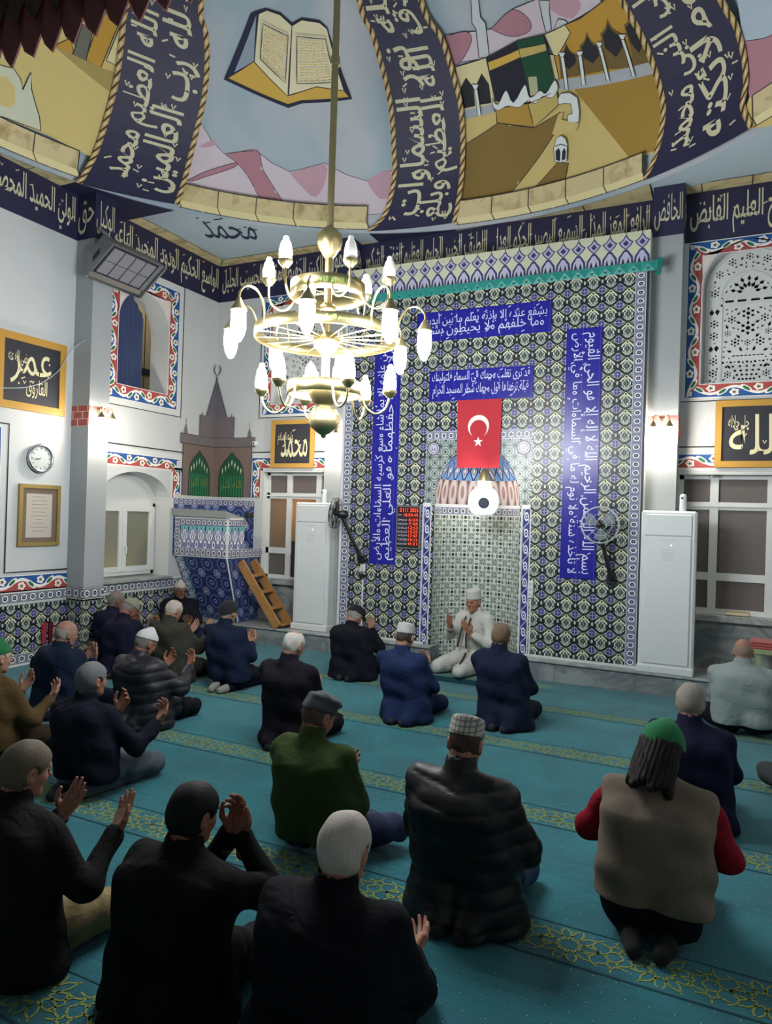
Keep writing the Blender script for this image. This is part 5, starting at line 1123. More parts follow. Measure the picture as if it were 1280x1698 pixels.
# ---------------------------------------------------------------- fans
def fan(label, mount, head, face, blades_mat, guard):
    Fn = thing('wall_fan', label, 'fan', mount, 'wall fans'); m_, h, n = Vector(mount), Vector(head), Vector(face).normalized()
    mb = MB(); mb.bbox((m_.x-.05, m_.y-.03, m_.z-.06), (m_.x+.05, PY-.003, m_.z+.06), .012); mb.build('wall_mount', mBlack, Fn)
    mb = MB(); hb = h-n*.10; mb.tube([m_+Vector((0, -.05, 0)), m_+Vector((0, -.07, .08)), (m_+hb)/2+Vector((0, -.03, 0)), hb+Vector((0, 0, -.04))], [.028, .030, .022, .030], 10); mb.build('stem', mBlack, Fn)
    x = n.cross(Vector((0, 0, 1))).normalized(); y = x.cross(n); Mx = Matrix((x, y, n)).transposed()
    mb = MB(); mb.lathe([(.03, -.17), (.055, -.14), (.06, -.06), (.05, -.03)], h, 18, 0, Mx); mb.build('motor_housing', mBlack, Fn)
    mb = MB(); mb.lathe([(.0, .02), (.03, .018), (.035, 0), (.035, -.03)], h, 16, 0, Mx); mb.build('hub', mBlack, Fn)
    for k in range(5 if guard else 3):
        mb = MB(); N_ = 5 if guard else 3; a0 = 2*PI*k/N_+.5; V = []
        prof = [(.03, -.25), (.10, -.62 if not guard else -.4), (.165, -.5 if not guard else -.32), (.18, 0), (.165, .45 if not guard else .3), (.10, .45 if not guard else .3), (.03, .25)]
        for r_, a in prof:
            for dz in (-.004, .004): V.append(h+Mx @ Vector((r_*math.cos(a0+a), r_*math.sin(a0+a), dz+.05*a*.3)))
        q = len(prof); mb.add(V, [tuple(2*i for i in range(q)), tuple(2*i+1 for i in reversed(range(q)))]+[(2*i, 2*i+1, (2*i+3) % (2*q), (2*i+2) % (2*q)) for i in range(q)], 0); mb.build('blade', blades_mat, Fn)
    mb = MB(); rad = .205
    for r_, z_ in ((rad, 0), (rad*.97, .045), (rad*.6, .07), (rad*.97, -.045), (rad*.3, .075)):
        mb.tube([h+Mx @ Vector((r_*math.cos(a), r_*math.sin(a), z_)) for a in [2*PI*i/28 for i in range(28)]], .003 if r_ < rad else .007, 5, closed=True)
    for i in range(20 if guard else 8):
        a = 2*PI*i/(20 if guard else 8); e = [(.03, .078), (rad*.6, .07), (rad*.97, .045), (rad, 0), (rad*.97, -.045), (rad*.5, -.06)]
        mb.tube([h+Mx @ Vector((r_*math.cos(a), r_*math.sin(a), z_)) for r_, z_ in e], .0018, 4, caps=False)
    mb.build('guard', mBlack if guard else mPlastG, Fn)
fan('black caged wall fan turned sideways beside the left air conditioner', (-4.44, PY-.035, 1.29), (-4.72, 8.22, 1.90), (-1, -.35, .1), mBlack, True)
fan('wall fan with translucent blades in front of the tall right inscription', (-1.20, PY-.035, 1.24), (-1.30, 8.22, 1.86), (.25, -1, .05), mat('smoke_blades', '#8f9aa0', .2, alpha=.55), False)
# sockets, cables
def socket(label, x, z, h_, z2):
    o = thing('power_socket', label, 'socket', (x, PY-.02, z), 'sockets on the tiled wall'); mb = MB(); mb.bbox((x-.035, PY-.04, z), (x+.035, PY-.002, z+h_), .008); mb.build('socket_plate', mPlast, o)
    for k in range(3):
        mb = MB(); mb.lathe([(.018, 0), (.018, .004)], (x, PY-.0405, z+h_*(.2+.3*k)), 12, 0, Matrix.Rotation(PI/2, 3, 'X')); mb.build('outlet', mPlastG, o)
    mb = MB(); mb.box((x-.009, PY-.016, z2), (x+.009, PY-.002, z)); mb.build('cable_duct', mPlast, o)
socket('white triple socket with cable duct right of the niche', -2.13, .95, .21, .275); socket('white socket with cable duct under the black caged fan', -4.42, 1.12, .11, .275)
mb = MB(); mb.bbox((-4.45, PY-.08, 1.04), (-4.39, PY-.018, 1.10), .008); o = thing('black_adapter', 'black plug adapter hanging at the socket under the caged fan', 'adapter', (-4.42, PY-.04, 1.08)); mb.build('plug', mBlack, o)
# surveillance camera by the mural
o = thing('security_camera', 'small white security camera beside the painted tower', 'camera', (-6.60, YF-.03, 2.93)); mb = MB(); mb.bbox((-6.64, YF-.03, 2.90), (-6.57, YF-.003, 2.97), .008); mb.build('mount', mPlast, o)
mb = MB(); mb.ell((-6.605, YF-.06, 2.935), (.035, .035, .035)); mb.build('dome_body', mPlast, o); mb = MB(); mb.ell((-6.598, YF-.085, 2.93), (.016, .014, .016)); mb.build('lens', mBlack, o)
# prayer beads hanging on the dado
for k, (y, col, nm) in enumerate(((5.925, '#a3303c', 'string of red prayer beads on a hook on the tiled dado, left one'), (6.02, '#5c1820', 'string of dark red prayer beads on a hook on the tiled dado, right one'))):
    o = thing('prayer_beads', nm, 'prayer beads', (XL+.02, y, .47), 'prayer beads on the dado'); mb = MB(); mb.tube([(XL+.004, y, .49), (XL+.04, y, .48), (XL+.04, y, .50)], .006, 6); mb.build('hook', mChrome, o)
    mb = MB()
    for i in range(36):
        a = i/36; s = -1 if a < .5 else 1; v = abs(a-.5)*2; mb.ell((XL+.03, y+s*.022*math.sin(PI*min(v, 1-.0)*.9+.15), .22+.25*v), (.009, .009, .009), 6, 4)
    for j in range(5): mb.tube([(XL+.035+.002*j, y-.02+j*.01, .47), (XL+.035, y-.018+j*.009, .22)], .008, 5)
    mb.build('beads', mat('beads_%d' % k, col, .3), o)
# book on the sill, shelf and boxes at the right edge
o = thing('book', 'tan closed book lying on the right window sill', 'book', (.10, 8.93, .88)); mb = MB(); mb.bbox((-.01, 8.90, .885), (.24, 8.98, .93), .005); mb.build('cover', mat('tan_cover', '#a98a55', .6), o); mb = MB(); mb.box((-.005, 8.898, .892), (.23, 8.902, .922)); mb.build('pages', mat('paper', '#c9bfa0', .8), o)
o = thing('low_reading_desk', 'pale green low reading desk at the right edge by the window', 'reading desk', (.50, 8.6, .245)); mG = mat('pale_green_paint', '#8f9c74', .6)
for x in (.30, .62):
    mb = MB(); mb.box((x, 8.42, .245), (x+.04, 8.46, .60)) ; mb.box((x, 8.68, .245), (x+.04, 8.72, .60)); mb.build('leg', mG, o)
mb = MB(); mb.bbox((.26, 8.40, .56), (.70, 8.74, .61), .005); mb.build('top', mG, o); mb = MB(); mb.box((.30, 8.45, .30), (.66, 8.47, .34)); mb.build('rail', mG, o)
o = thing('folded_red_cloth', 'folded red cloth lying on the pale green reading desk', 'cloth', (.46, 8.55, .61)); mb = MB()
for k in range(3): mb.bbox((.22+k*.01, 8.42, .61+k*.028), (.72, 8.70, .636+k*.028), .01)
mb.build('folds', mat('rose_cloth', '#a8504c', .85, sheen=.2), o)
# infrared heater on the left pillar
H_ = thing('infrared_heater', 'grey metal infrared heater with eight ceramic plates high on the left pillar', 'heater', (-6.9, 6.5, 4.75))
e0, eL = Vector((-7.0, 6.18, 4.74)), Vector((0, .72, 0)); eS = Vector((.31, 0, .24)); nn = Vector((.61, 0, -.79)); back = -nn
mMet = mat('heater_metal', '#85878a', .45, .5)
mb = MB(); q = [e0-eS*.25-eL*.10, e0-eS*.25+eL*1.10, e0+eS*1.15+eL*1.10, e0+eS*1.15-eL*.10]; bk = [e0+eS*.15-eL*.06+back*.24, e0+eS*.15+eL*1.06+back*.24, e0+eS*.95+eL*1.06+back*.24, e0+eS*.95-eL*.06+back*.24]
qi = [e0-eS*.06-eL*.02+back*.03, e0-eS*.06+eL*1.02+back*.03, e0+eS*1.04+eL*1.02+back*.03, e0+eS*1.04-eL*.02+back*.03]
mb.add(q+bk+qi, [(0, 1, 5, 4), (1, 2, 6, 5), (2, 3, 7, 6), (3, 0, 4, 7), (4, 5, 6, 7), (0, 8, 9, 1), (1, 9, 10, 2), (2, 10, 11, 3), (3, 11, 8, 0)], 0); mb.build('housing', mMet, H_)
mb = MB()
mb.add([q[0]+nn*.012, q[1]+nn*.012, q[1]-eS*-.2+nn*.0, q[0]+eS*.2+nn*.0], [(0, 1, 2, 3)], 0); mb.bar(q[0]+nn*.01, q[1]+nn*.01, .03, .03); mb.bar(q[1]+nn*.01, q[2]+nn*.01, .03, .03); mb.build('reflector_lip', mChrome, H_)
for i in range(4):
    for j in range(2):
        mb = MB(); a = e0+eL*(i*.245+.01)+eS*(j*.5+.01)+back*.01; u_, v_ = eL*.215, eS*.47; mb.add([a, a+u_, a+u_+v_, a+v_, a+back*.03, a+u_+back*.03, a+u_+v_+back*.03, a+v_+back*.03], [(0, 1, 2, 3), (0, 4, 5, 1), (1, 5, 6, 2), (2, 6, 7, 3), (3, 7, 4, 0)], 0)
        mb.build('ceramic_plate', mat('ceramic_grey', '#7f7f86', .8), H_)
mb = MB(); mb.add(qi, [(0, 1, 2, 3)]); mb.build('backing', mBlack, H_)
mb = MB(); mb.bar((-7.10, 6.40, 5.05), bk[0]*.5+bk[1]*.5, .04, .02); mb.bar((-7.10, 6.40, 5.22), bk[2]*.5+bk[3]*.5, .04, .02); mb.bar((-7.11, 6.40, 4.95), (-7.11, 6.40, 5.3), .08, .012, up=(1, 0, 0)); mb.tube(spline([(-7.1, 6.3, 5.3), (-7.0, 6.2, 5.28), (-6.9, 6.3, 5.15), bk[0]], 4), .012, 6); mb.build('bracket', mMet, H_)
mb = MB(); pl = [q[0]*.7+bk[0]*.3+Vector((0, -.004, 0)), q[3]*.7+bk[3]*.3+Vector((0, -.004, 0))]; a = pl[0]*.75+pl[1]*.25; b = pl[0]*.45+pl[1]*.55; up_ = (bk[0]-q[0]).normalized()*.07
mb.add([a, b, b+up_, a+up_], [(0, 1, 2, 3)]); mb.build('rating_label', mBlack, H_)
# wire looping from the calligraphy panel to the pillar
mb = MB(); mb.tube(spline([(XL+.08, 5.1, 3.16), (XL+.09, 5.6, 3.26), (XL+.09, 5.95, 3.50), (XL+.09, 6.12, 3.78), (-7.2, 6.235, 3.95)], 5), .005, 5); tag(mb.build('loose_cable', mPlastG, org=(XL+.05, 5.6, 3.2)), 'thin grey cable looping across the left calligraphy panel to the pillar', 'cable')

# ---------------------------------------------------------------- balcony over the camera and its valance
mb = MB(); mb.box((XL, YB, 3.72), (XR, 1.44, 3.92)); mb.build('ceiling_balcony', mWall, kind='structure')
V_ = thing('scalloped_valance', 'dark red leaf-edged fabric valance hanging from the balcony at top left', 'valance', (-2.9, 1.5, 3.3)); mV = frosted('maroon_fabric', '#6a4a48', '#70504e')
for layer, (z, y, dx) in enumerate(((3.30, 1.50, 0), (3.40, 1.475, .045), (3.50, 1.45, 0))):
    mb = MB(); x = XL+.02; w = .092
    while x < XR-.1:
        s = rng.uniform(-.008, .008); X = x+dx; pts = [(X, z+.20), (X-.004, z+.07), (X+w*.18, z+.03), (X+w*.55+s, z-.005+s), (X+w*.8, z+.035), (X+w*1.02, z+.075), (X+w, z+.20)]
        c3 = (X+w*.5, y-.02, z+.11); mb.add([(px, y, pz) for px, pz in pts]+[c3], [(i, i+1, 7) for i in range(6)]+[(6, 0, 7)], 0); mb.add([(px, y+.006, pz) for px, pz in pts], [tuple(range(6, -1, -1))], 0); x += w
    mb.box((XL+.02, y-.004, z+.18), (XR-.02, y+.008, z+.45)); mb.build('leaf_row', mV, V_)

# ---------------------------------------------------------------- chandelier
ax = Vector((-2.70, 4.49, 0)); tw = Vector((math.sin(.45), -math.cos(.45), 0)); rt = Vector((math.cos(.45), math.sin(.45), 0)); Zv = Vector((0, 0, 1))
def cp(r, deg, z): a = math.radians(deg); return ax+(tw*math.cos(a)+rt*math.sin(a))*r+Zv*z
Ch = thing('brass_chandelier', 'large three-tiered brass chandelier with glowing glass lamps', 'chandelier', (ax.x, ax.y, 2.5))
mb = MB(); mb.tube([ax+Zv*3.9, ax+Zv*8.7], .026, 12); mb.lathe([(.034, 5.2), (.034, 5.26)], ax, 14); mb.build('hanging_rod', mBrassD, Ch)
mb = MB(); mb.lathe([(.02, 3.76), (.05, 3.80), (.085, 3.86), (.095, 3.90), (.09, 3.94), (.05, 3.99), (.025, 4.0)], ax, 24, flute=.03); mb.build('fluted_ball', mBrass, Ch)
mb = MB(); mb.tube([ax+Zv*2.8, ax+Zv*3.8], .03, 12); mb.lathe([(.03, 3.36), (.06, 3.38), (.06, 3.42), (.03, 3.44)], ax, 16); mb.build('stem', mBrass, Ch)
def cring(name, r, z0, z1, text=None):
    mb = MB(); n = 64; P = [(r, z0), (r+.004, z0), (r+.004, z1), (r, z1)]
    mb.lathe([(r-.004, z0), (r+.006, z0), (r+.008, (z0+z1)/2), (r+.006, z1), (r-.004, z1), (r-.004, z0)], ax, n, caps=False)
    o = mb.build(name, mBrass, Ch); mb = MB()
    if text: put_text(mb, text, -1, 0, 1, 1, lambda u, v: tuple(cp(r+.011, u*math.degrees(.16/r)+2, z0+(z1-z0)*(.25+.5*v))), 0, True); mb.build('ring_script', mat('green_enamel', '#7fae57', .4), o)
cring('upper_ring', .27, 3.47, 3.58, 'لا إله إلا الله محمد'); cring('middle_ring', .52, 3.16, 3.24, 'بسم الله الرحمن الرحيم'); cring('lower_ring', .27, 2.76, 2.85)
for r, z, n, o_ in ((.27, 3.52, 6, 0), (.52, 3.18, 16, 0), (.27, 2.80, 6, 20)):
    for k in range(n): mb = MB(); mb.tube([cp(.03, 360*k/n+o_, z), cp(r, 360*k/n+o_, z)], .006, 6); mb.build('spoke', mBrass, Ch)
mb = MB(); mb.lathe([(.0, 3.06), (.04, 3.07), (.09, 3.12), (.10, 3.18), (.06, 3.22)], ax, 20, flute=.03); mb.build('hub_bowl', mBrass, Ch)
mb = MB(); mb.lathe([(.12, 2.80), (.115, 2.76), (.08, 2.70), (.05, 2.67), (.09, 2.66), (.115, 2.61), (.11, 2.58), (.115, 2.57), (.095, 2.53), (.05, 2.49), (.02, 2.47), (.018, 2.455), (0, 2.44)], ax, 30, flute=.02); mb.build('finial', mBrassD, Ch)
def glass_up(e, m, par, tall=.17):
    mb = MB(); mb.lathe([(.018, 0), (.045, .03), (.052, .05), (.05, .055)], e, 18); c_ = mb.build('lamp_cup', mBrass, par)
    mb = MB(); mb.lathe([(.036, .045), (.045, .075), (.046, .11), (.034, .045+tall*.72), (.018, .045+tall*.88), (.02, .045+tall*.93), (.012, .045+tall), (0, .05+tall)], e, 16); mb.build('glass_shade', m, par)
for k in range(6):
    d = -36+60*k; mb = MB(); mb.tube(spline([cp(.27, d-14, 3.50), cp(.31, d-10, 3.42), cp(.37, d-4, 3.40), cp(.44, d, 3.46), cp(.45, d, 3.58)], 5), .0085, 6); a = mb.build('arm', mBrass, Ch); glass_up(cp(.45, d, 3.57), mOff if k in (1, 2) else mGlow, a)
for k in range(8):
    d = -5+45*k; mb = MB(); mb.tube(spline([cp(.52, d, 3.18), cp(.53, d, 3.30), cp(.58, d, 3.40), cp(.66, d, 3.42), cp(.715, d, 3.37), cp(.72, d, 3.30)], 5), .0085, 6); a = mb.build('arm', mBrass, Ch); e = cp(.72, d, 3.30)
    mb = MB(); mb.lathe([(.0, .03), (.012, .025), (.03, -.01), (.055, -.05), (.057, -.06), (.03, -.055)], e, 18); mb.build('lamp_cup', mBrassD, a)
    mb = MB(); mb.lathe([(.042, -.055), (.05, -.09), (.052, -.16), (.042, -.22), (.02, -.265), (0, -.275)], e, 16); mb.build('glass_shade', mGlow, a)
for k in range(6):
    d = -36+60*k; mb = MB(); mb.tube(spline([cp(.27, d-8, 2.80), cp(.31, d-6, 2.68), cp(.38, d-3, 2.63), cp(.45, d, 2.67), cp(.48, d, 2.76)], 5), .0085, 6); a = mb.build('arm', mBrass, Ch); glass_up(cp(.48, d, 2.75), mGlow, a, .20)
for k in range(4): 
    e = cp(.14, 45+90*k, 2.86); mb = MB(); mb.tube([e-Zv*.06, e], .008, 6); a = mb.build('candle_stem', mBrass, Ch); mb = MB(); mb.lathe([(.03, 0), (.04, .03), (.034, .09), (0, .13)], e, 12); mb.build('glass_shade', mGlow, a)
# ================================================================ PEOPLE: surfaces grown from smooth distance fields
class Field:
    def __init__(s, lo, hi, h):
        s.h = h; s.lo = np.array(lo, np.float32); s.n = np.ceil((np.array(hi)-np.array(lo))/h).astype(int)+1
        s.d = np.full(s.n, .2, np.float32); s.ax = [s.lo[i]+h*np.arange(s.n[i], dtype=np.float32) for i in range(3)]
    def _box(s, lo, hi):
        a = np.maximum(((np.array(lo)-s.lo)/s.h).astype(int), 0); b = np.minimum(((np.array(hi)-s.lo)/s.h).astype(int)+2, s.n)
        if (b <= a).any(): return None, None
        sl = tuple(slice(a[i], b[i]) for i in range(3)); return sl, (s.ax[0][sl[0]][:, None, None], s.ax[1][sl[1]][None, :, None], s.ax[2][sl[2]][None, None, :])
    def _mix(s, sl, e, k, mode):
        d = s.d[sl]
        if mode == 'add':
            if k > 0: h = np.clip(.5+.5*(d-e)/k, 0, 1); s.d[sl] = d+(e-d)*h-k*h*(1-h)
            else: s.d[sl] = np.minimum(d, e)
        elif mode == 'sub':
            if k > 0: h = np.clip(.5-.5*(d+e)/k, 0, 1); s.d[sl] = d+(-e-d)*h+k*h*(1-h)
            else: s.d[sl] = np.maximum(d, -e)
    def cone(s, a, b, ra, rb, k=.02, mode='add', sc=(1, 1, 1)):
        a, b = np.array(a, np.float32), np.array(b, np.float32); m = max(ra, rb)+k+.03; sc = np.array(sc, np.float32)
        sl, g = s._box(np.minimum(a, b)-m*sc, np.maximum(a, b)+m*sc)
        if sl is None: return s
        q = b-a; x, y, z = [(g[i]-a[i])/sc[i] for i in range(3)]; q = q/sc; L = float(q @ q)+1e-9
        t = np.clip((x*q[0]+y*q[1]+z*q[2])/L, 0, 1); e = np.sqrt((x-t*q[0])**2+(y-t*q[1])**2+(z-t*q[2])**2)-(ra+(rb-ra)*t)
        s._mix(sl, e*float(min(sc)), k, mode); return s
    def ell(s, c, r, k=.01, mode='add', R=None):
        c, r = np.array(c, np.float32), np.array(r, np.float32); m = float(r.max())+k+.03
        sl, g = s._box(c-m, c+m)
        if sl is None: return s
        x, y, z = [g[i]-c[i] for i in range(3)]
        if R is not None: x, y, z = [R[0][i]*x+R[1][i]*y+R[2][i]*z for i in range(3)]
        k0 = np.sqrt((x/r[0])**2+(y/r[1])**2+(z/r[2])**2); k1 = np.sqrt((x/r[0]**2)**2+(y/r[1]**2)**2+(z/r[2]**2)**2)+1e-6
        s._mix(sl, k0*(k0-1)/k1, k, mode); return s
    def plane(s, n, c, k=0.):      # keep where n.p < c
        e = s.ax[0][:, None, None]*n[0]+s.ax[1][None, :, None]*n[1]+s.ax[2][None, None, :]*n[2]-c
        if k > 0: h = np.clip(.5-.5*(s.d-e)/k, 0, 1); s.d = s.d+(e-s.d)*h+k*h*(1-h)
        else: s.d = np.maximum(s.d, e)
        return s
    def disp(s, fn): s.d = s.d+fn(s.ax[0][:, None, None], s.ax[1][None, :, None], s.ax[2][None, None, :]).astype(np.float32); return s
    def mesh(s):
        d = s.d; neg = d < 0; c = np.zeros(np.array(d.shape)-1, np.int8)
        for i in (0, 1):
            for j in (0, 1):
                for k in (0, 1): c += neg[i:c.shape[0]+i, j:c.shape[1]+j, k:c.shape[2]+k]
        act = (c > 0) & (c < 8); idx = np.full(c.shape, -1, np.int64); I = np.argwhere(act); idx[act] = np.arange(len(I))
        P = np.zeros((len(I), 3)); C = np.zeros(len(I))
        for ax_ in range(3):
            o1, o2 = [q for q in range(3) if q != ax_]
            for u in (0, 1):
                for v in (0, 1):
                    o = np.zeros(3, int); o[o1] = u; o[o2] = v; A = I+o; B = A.copy(); B[:, ax_] += 1
                    a = d[tuple(A.T)]; b = d[tuple(B.T)]; m = (a < 0) != (b < 0); t = np.zeros_like(a); t[m] = a[m]/(a[m]-b[m])
                    q = np.tile(o.astype(float), (len(I), 1)); q[:, ax_] += t; P[m] += q[m]; C[m] += 1
        V = (I+P/C[:, None])*s.h+s.lo; F = []
        for ax_ in range(3):
            o1, o2 = [(1, 2), (2, 0), (0, 1)][ax_]; sa = [slice(None)]*3; sb = [slice(None)]*3; sa[ax_] = slice(0, -1); sb[ax_] = slice(1, None)
            ch = neg[tuple(sa)] != neg[tuple(sb)]; E = np.argwhere(ch); sg = neg[tuple(sa)][ch]
            ok = (E[:, o1] > 0) & (E[:, o2] > 0) & (E[:, o1] < c.shape[o1]) & (E[:, o2] < c.shape[o2]); E = E[ok]; sg = sg[ok]
            qs = []
            for du, dv in ((0, 0), (-1, 0), (-1, -1), (0, -1)): q = E.copy(); q[:, o1] += du; q[:, o2] += dv; qs.append(idx[tuple(q.T)])
            Q = np.stack(qs, 1); Q[~sg] = Q[~sg][:, ::-1]; F.append(Q[(Q >= 0).all(1)])
        return V, np.concatenate(F)
def unit(v): v = np.array(v, float); return v/(np.linalg.norm(v)+1e-9)
def npmesh(name, parts, mats, parent, org):      # parts: (V, F, material index)
    Vs = []; Fs = []; Ms = []; b = 0
    for V, F, m in parts: Vs.append(V); Fs.append(F+b); Ms.append(np.full(len(F), m)); b += len(V)
    V = np.concatenate(Vs)-np.array(org); F = np.concatenate(Fs); M_ = np.concatenate(Ms)
    me = bpy.data.meshes.new(name); me.vertices.add(len(V)); me.vertices.foreach_set('co', V.astype(np.float32).ravel())
    me.loops.add(F.size); me.loops.foreach_set('vertex_index', F.astype(np.int32).ravel()); me.polygons.add(len(F)); me.polygons.foreach_set('loop_start', np.arange(0, F.size, 4, dtype=np.int32))
    for m in mats: me.materials.append(m)
    me.polygons.foreach_set('material_index', M_.astype(np.int32)); me.polygons.foreach_set('use_smooth', np.ones(len(F), bool)); me.update(calc_edges=True); me.validate()
    o = bpy.data.objects.new(name, me); COL.objects.link(o); o.parent = parent; ORG[o.name] = Vector(org); return o

def skin(c): return mat('skin_'+c, spec=.3, col=lambda: (lambda x, y, z: cmix(noise(vec(x, y, z), 30, 3), c, tuple(q*.8 for q in srgb(c)[:3])))(*OBJ()), rough=.55, bump=lambda: noise(vec(*OBJ()), 220, 2), bs=.15, bd=.002)
def hairm(c, sc=260):
    def f(): x, y, z = OBJ(); return cmix(noise(vec(x*1.0, y*1.0, z*.12), sc, 3), c, tuple(min(1, q*1.35) for q in srgb(c)[:3]))
    return mat('hair_'+c, f, .6, spec=.15, bump=lambda: (lambda x, y, z: noise(vec(x, y, z*.12), sc, 3))(*OBJ()), bs=.7, bd=.004)
def cloth(c, kind='wool', rough=.8):
    k = 'cloth_%s_%s' % (kind, c)
    if kind == 'knit': return mat(k, lambda: (lambda x, y, z: cmix(noise(vec(x, y, z), 120, 3), c, tuple(q*.55 for q in srgb(c)[:3])))(*OBJ()), .95, bump=lambda: noise(vec(*OBJ()), 300, 2), bs=.5, bd=.004)
    if kind == 'puffer': return mat(k, c, .5, spec=.3, bump=lambda: noise(vec(*OBJ()), 26, 3, .8), bs=.35, bd=.008)
    if kind == 'denim': return mat(k, lambda: (lambda x, y, z: cmix(noise(vec(x, y, z), 14, 4), c, tuple(min(1, q*1.7) for q in srgb(c)[:3])))(*OBJ()), .9, bump=lambda: noise(vec(*OBJ()), 250, 2), bs=.4, bd=.003)
    return mat(k, c, rough, bump=lambda: noise(vec(*OBJ()), 350, 2)*.5+noise(vec(*OBJ()), 9, 4, 1.4)*3.5, bs=.5, bd=.010, spec=.1)

def hand(W_, f, n, side, h, curl=.35, thumb=1.):
    """W_ wrist, f finger direction, n palm normal, side = direction of the thumb"""
    f = unit(f); n = unit(np.array(n)-f*np.dot(n, f)); s_ = unit(np.cross(f, n)); s_ = s_ if np.dot(s_, side) > 0 else -s_
    W_ = np.array(W_, float); fd = Field(W_-.17+f*.07, W_+.17+f*.07, h)
    fd.cone(W_-f*.07, W_, .031, .024, .0, sc=(1, 1, 1)); K = []
    for j, off in enumerate((.032, .011, -.011, -.031)):
        k = W_+f*(.088-.004*abs(j-1))+s_*off; fd.cone(W_+s_*off*.5+f*.01, k, .017, .0125, .014); K.append(k)
    for j, (k, L) in enumerate(zip(K, (.040, .045, .042, .033))):
        d = unit(f+s_*(.10-.07*j)); p = k; cu = curl*(.6+.12*j)
        for m, (l, r0, r1) in enumerate(((L, .0105, .0093), (L*.62, .0093, .0083), (L*.5, .0083, .0072))):
            ang = cu*(m+1)*.9; d2 = d*math.cos(ang)+n*math.sin(ang); q = p+d2*l; fd.cone(p, q, r0, r1, .004 if m else .007); p = q
    t0 = W_+f*.022+s_*.026; t1 = t0+unit(s_*.75*thumb+f*.55+n*.35)*.045; t2 = t1+unit(f*.85+s_*.25*thumb+n*.3)*.033; t3 = t2+unit(f*.95+n*.25)*.024
    fd.cone(t0, t1, .018, .0135, .014).cone(t1, t2, .0125, .0105, .004).cone(t2, t3, .0105, .0085, .003)
    return fd.mesh()

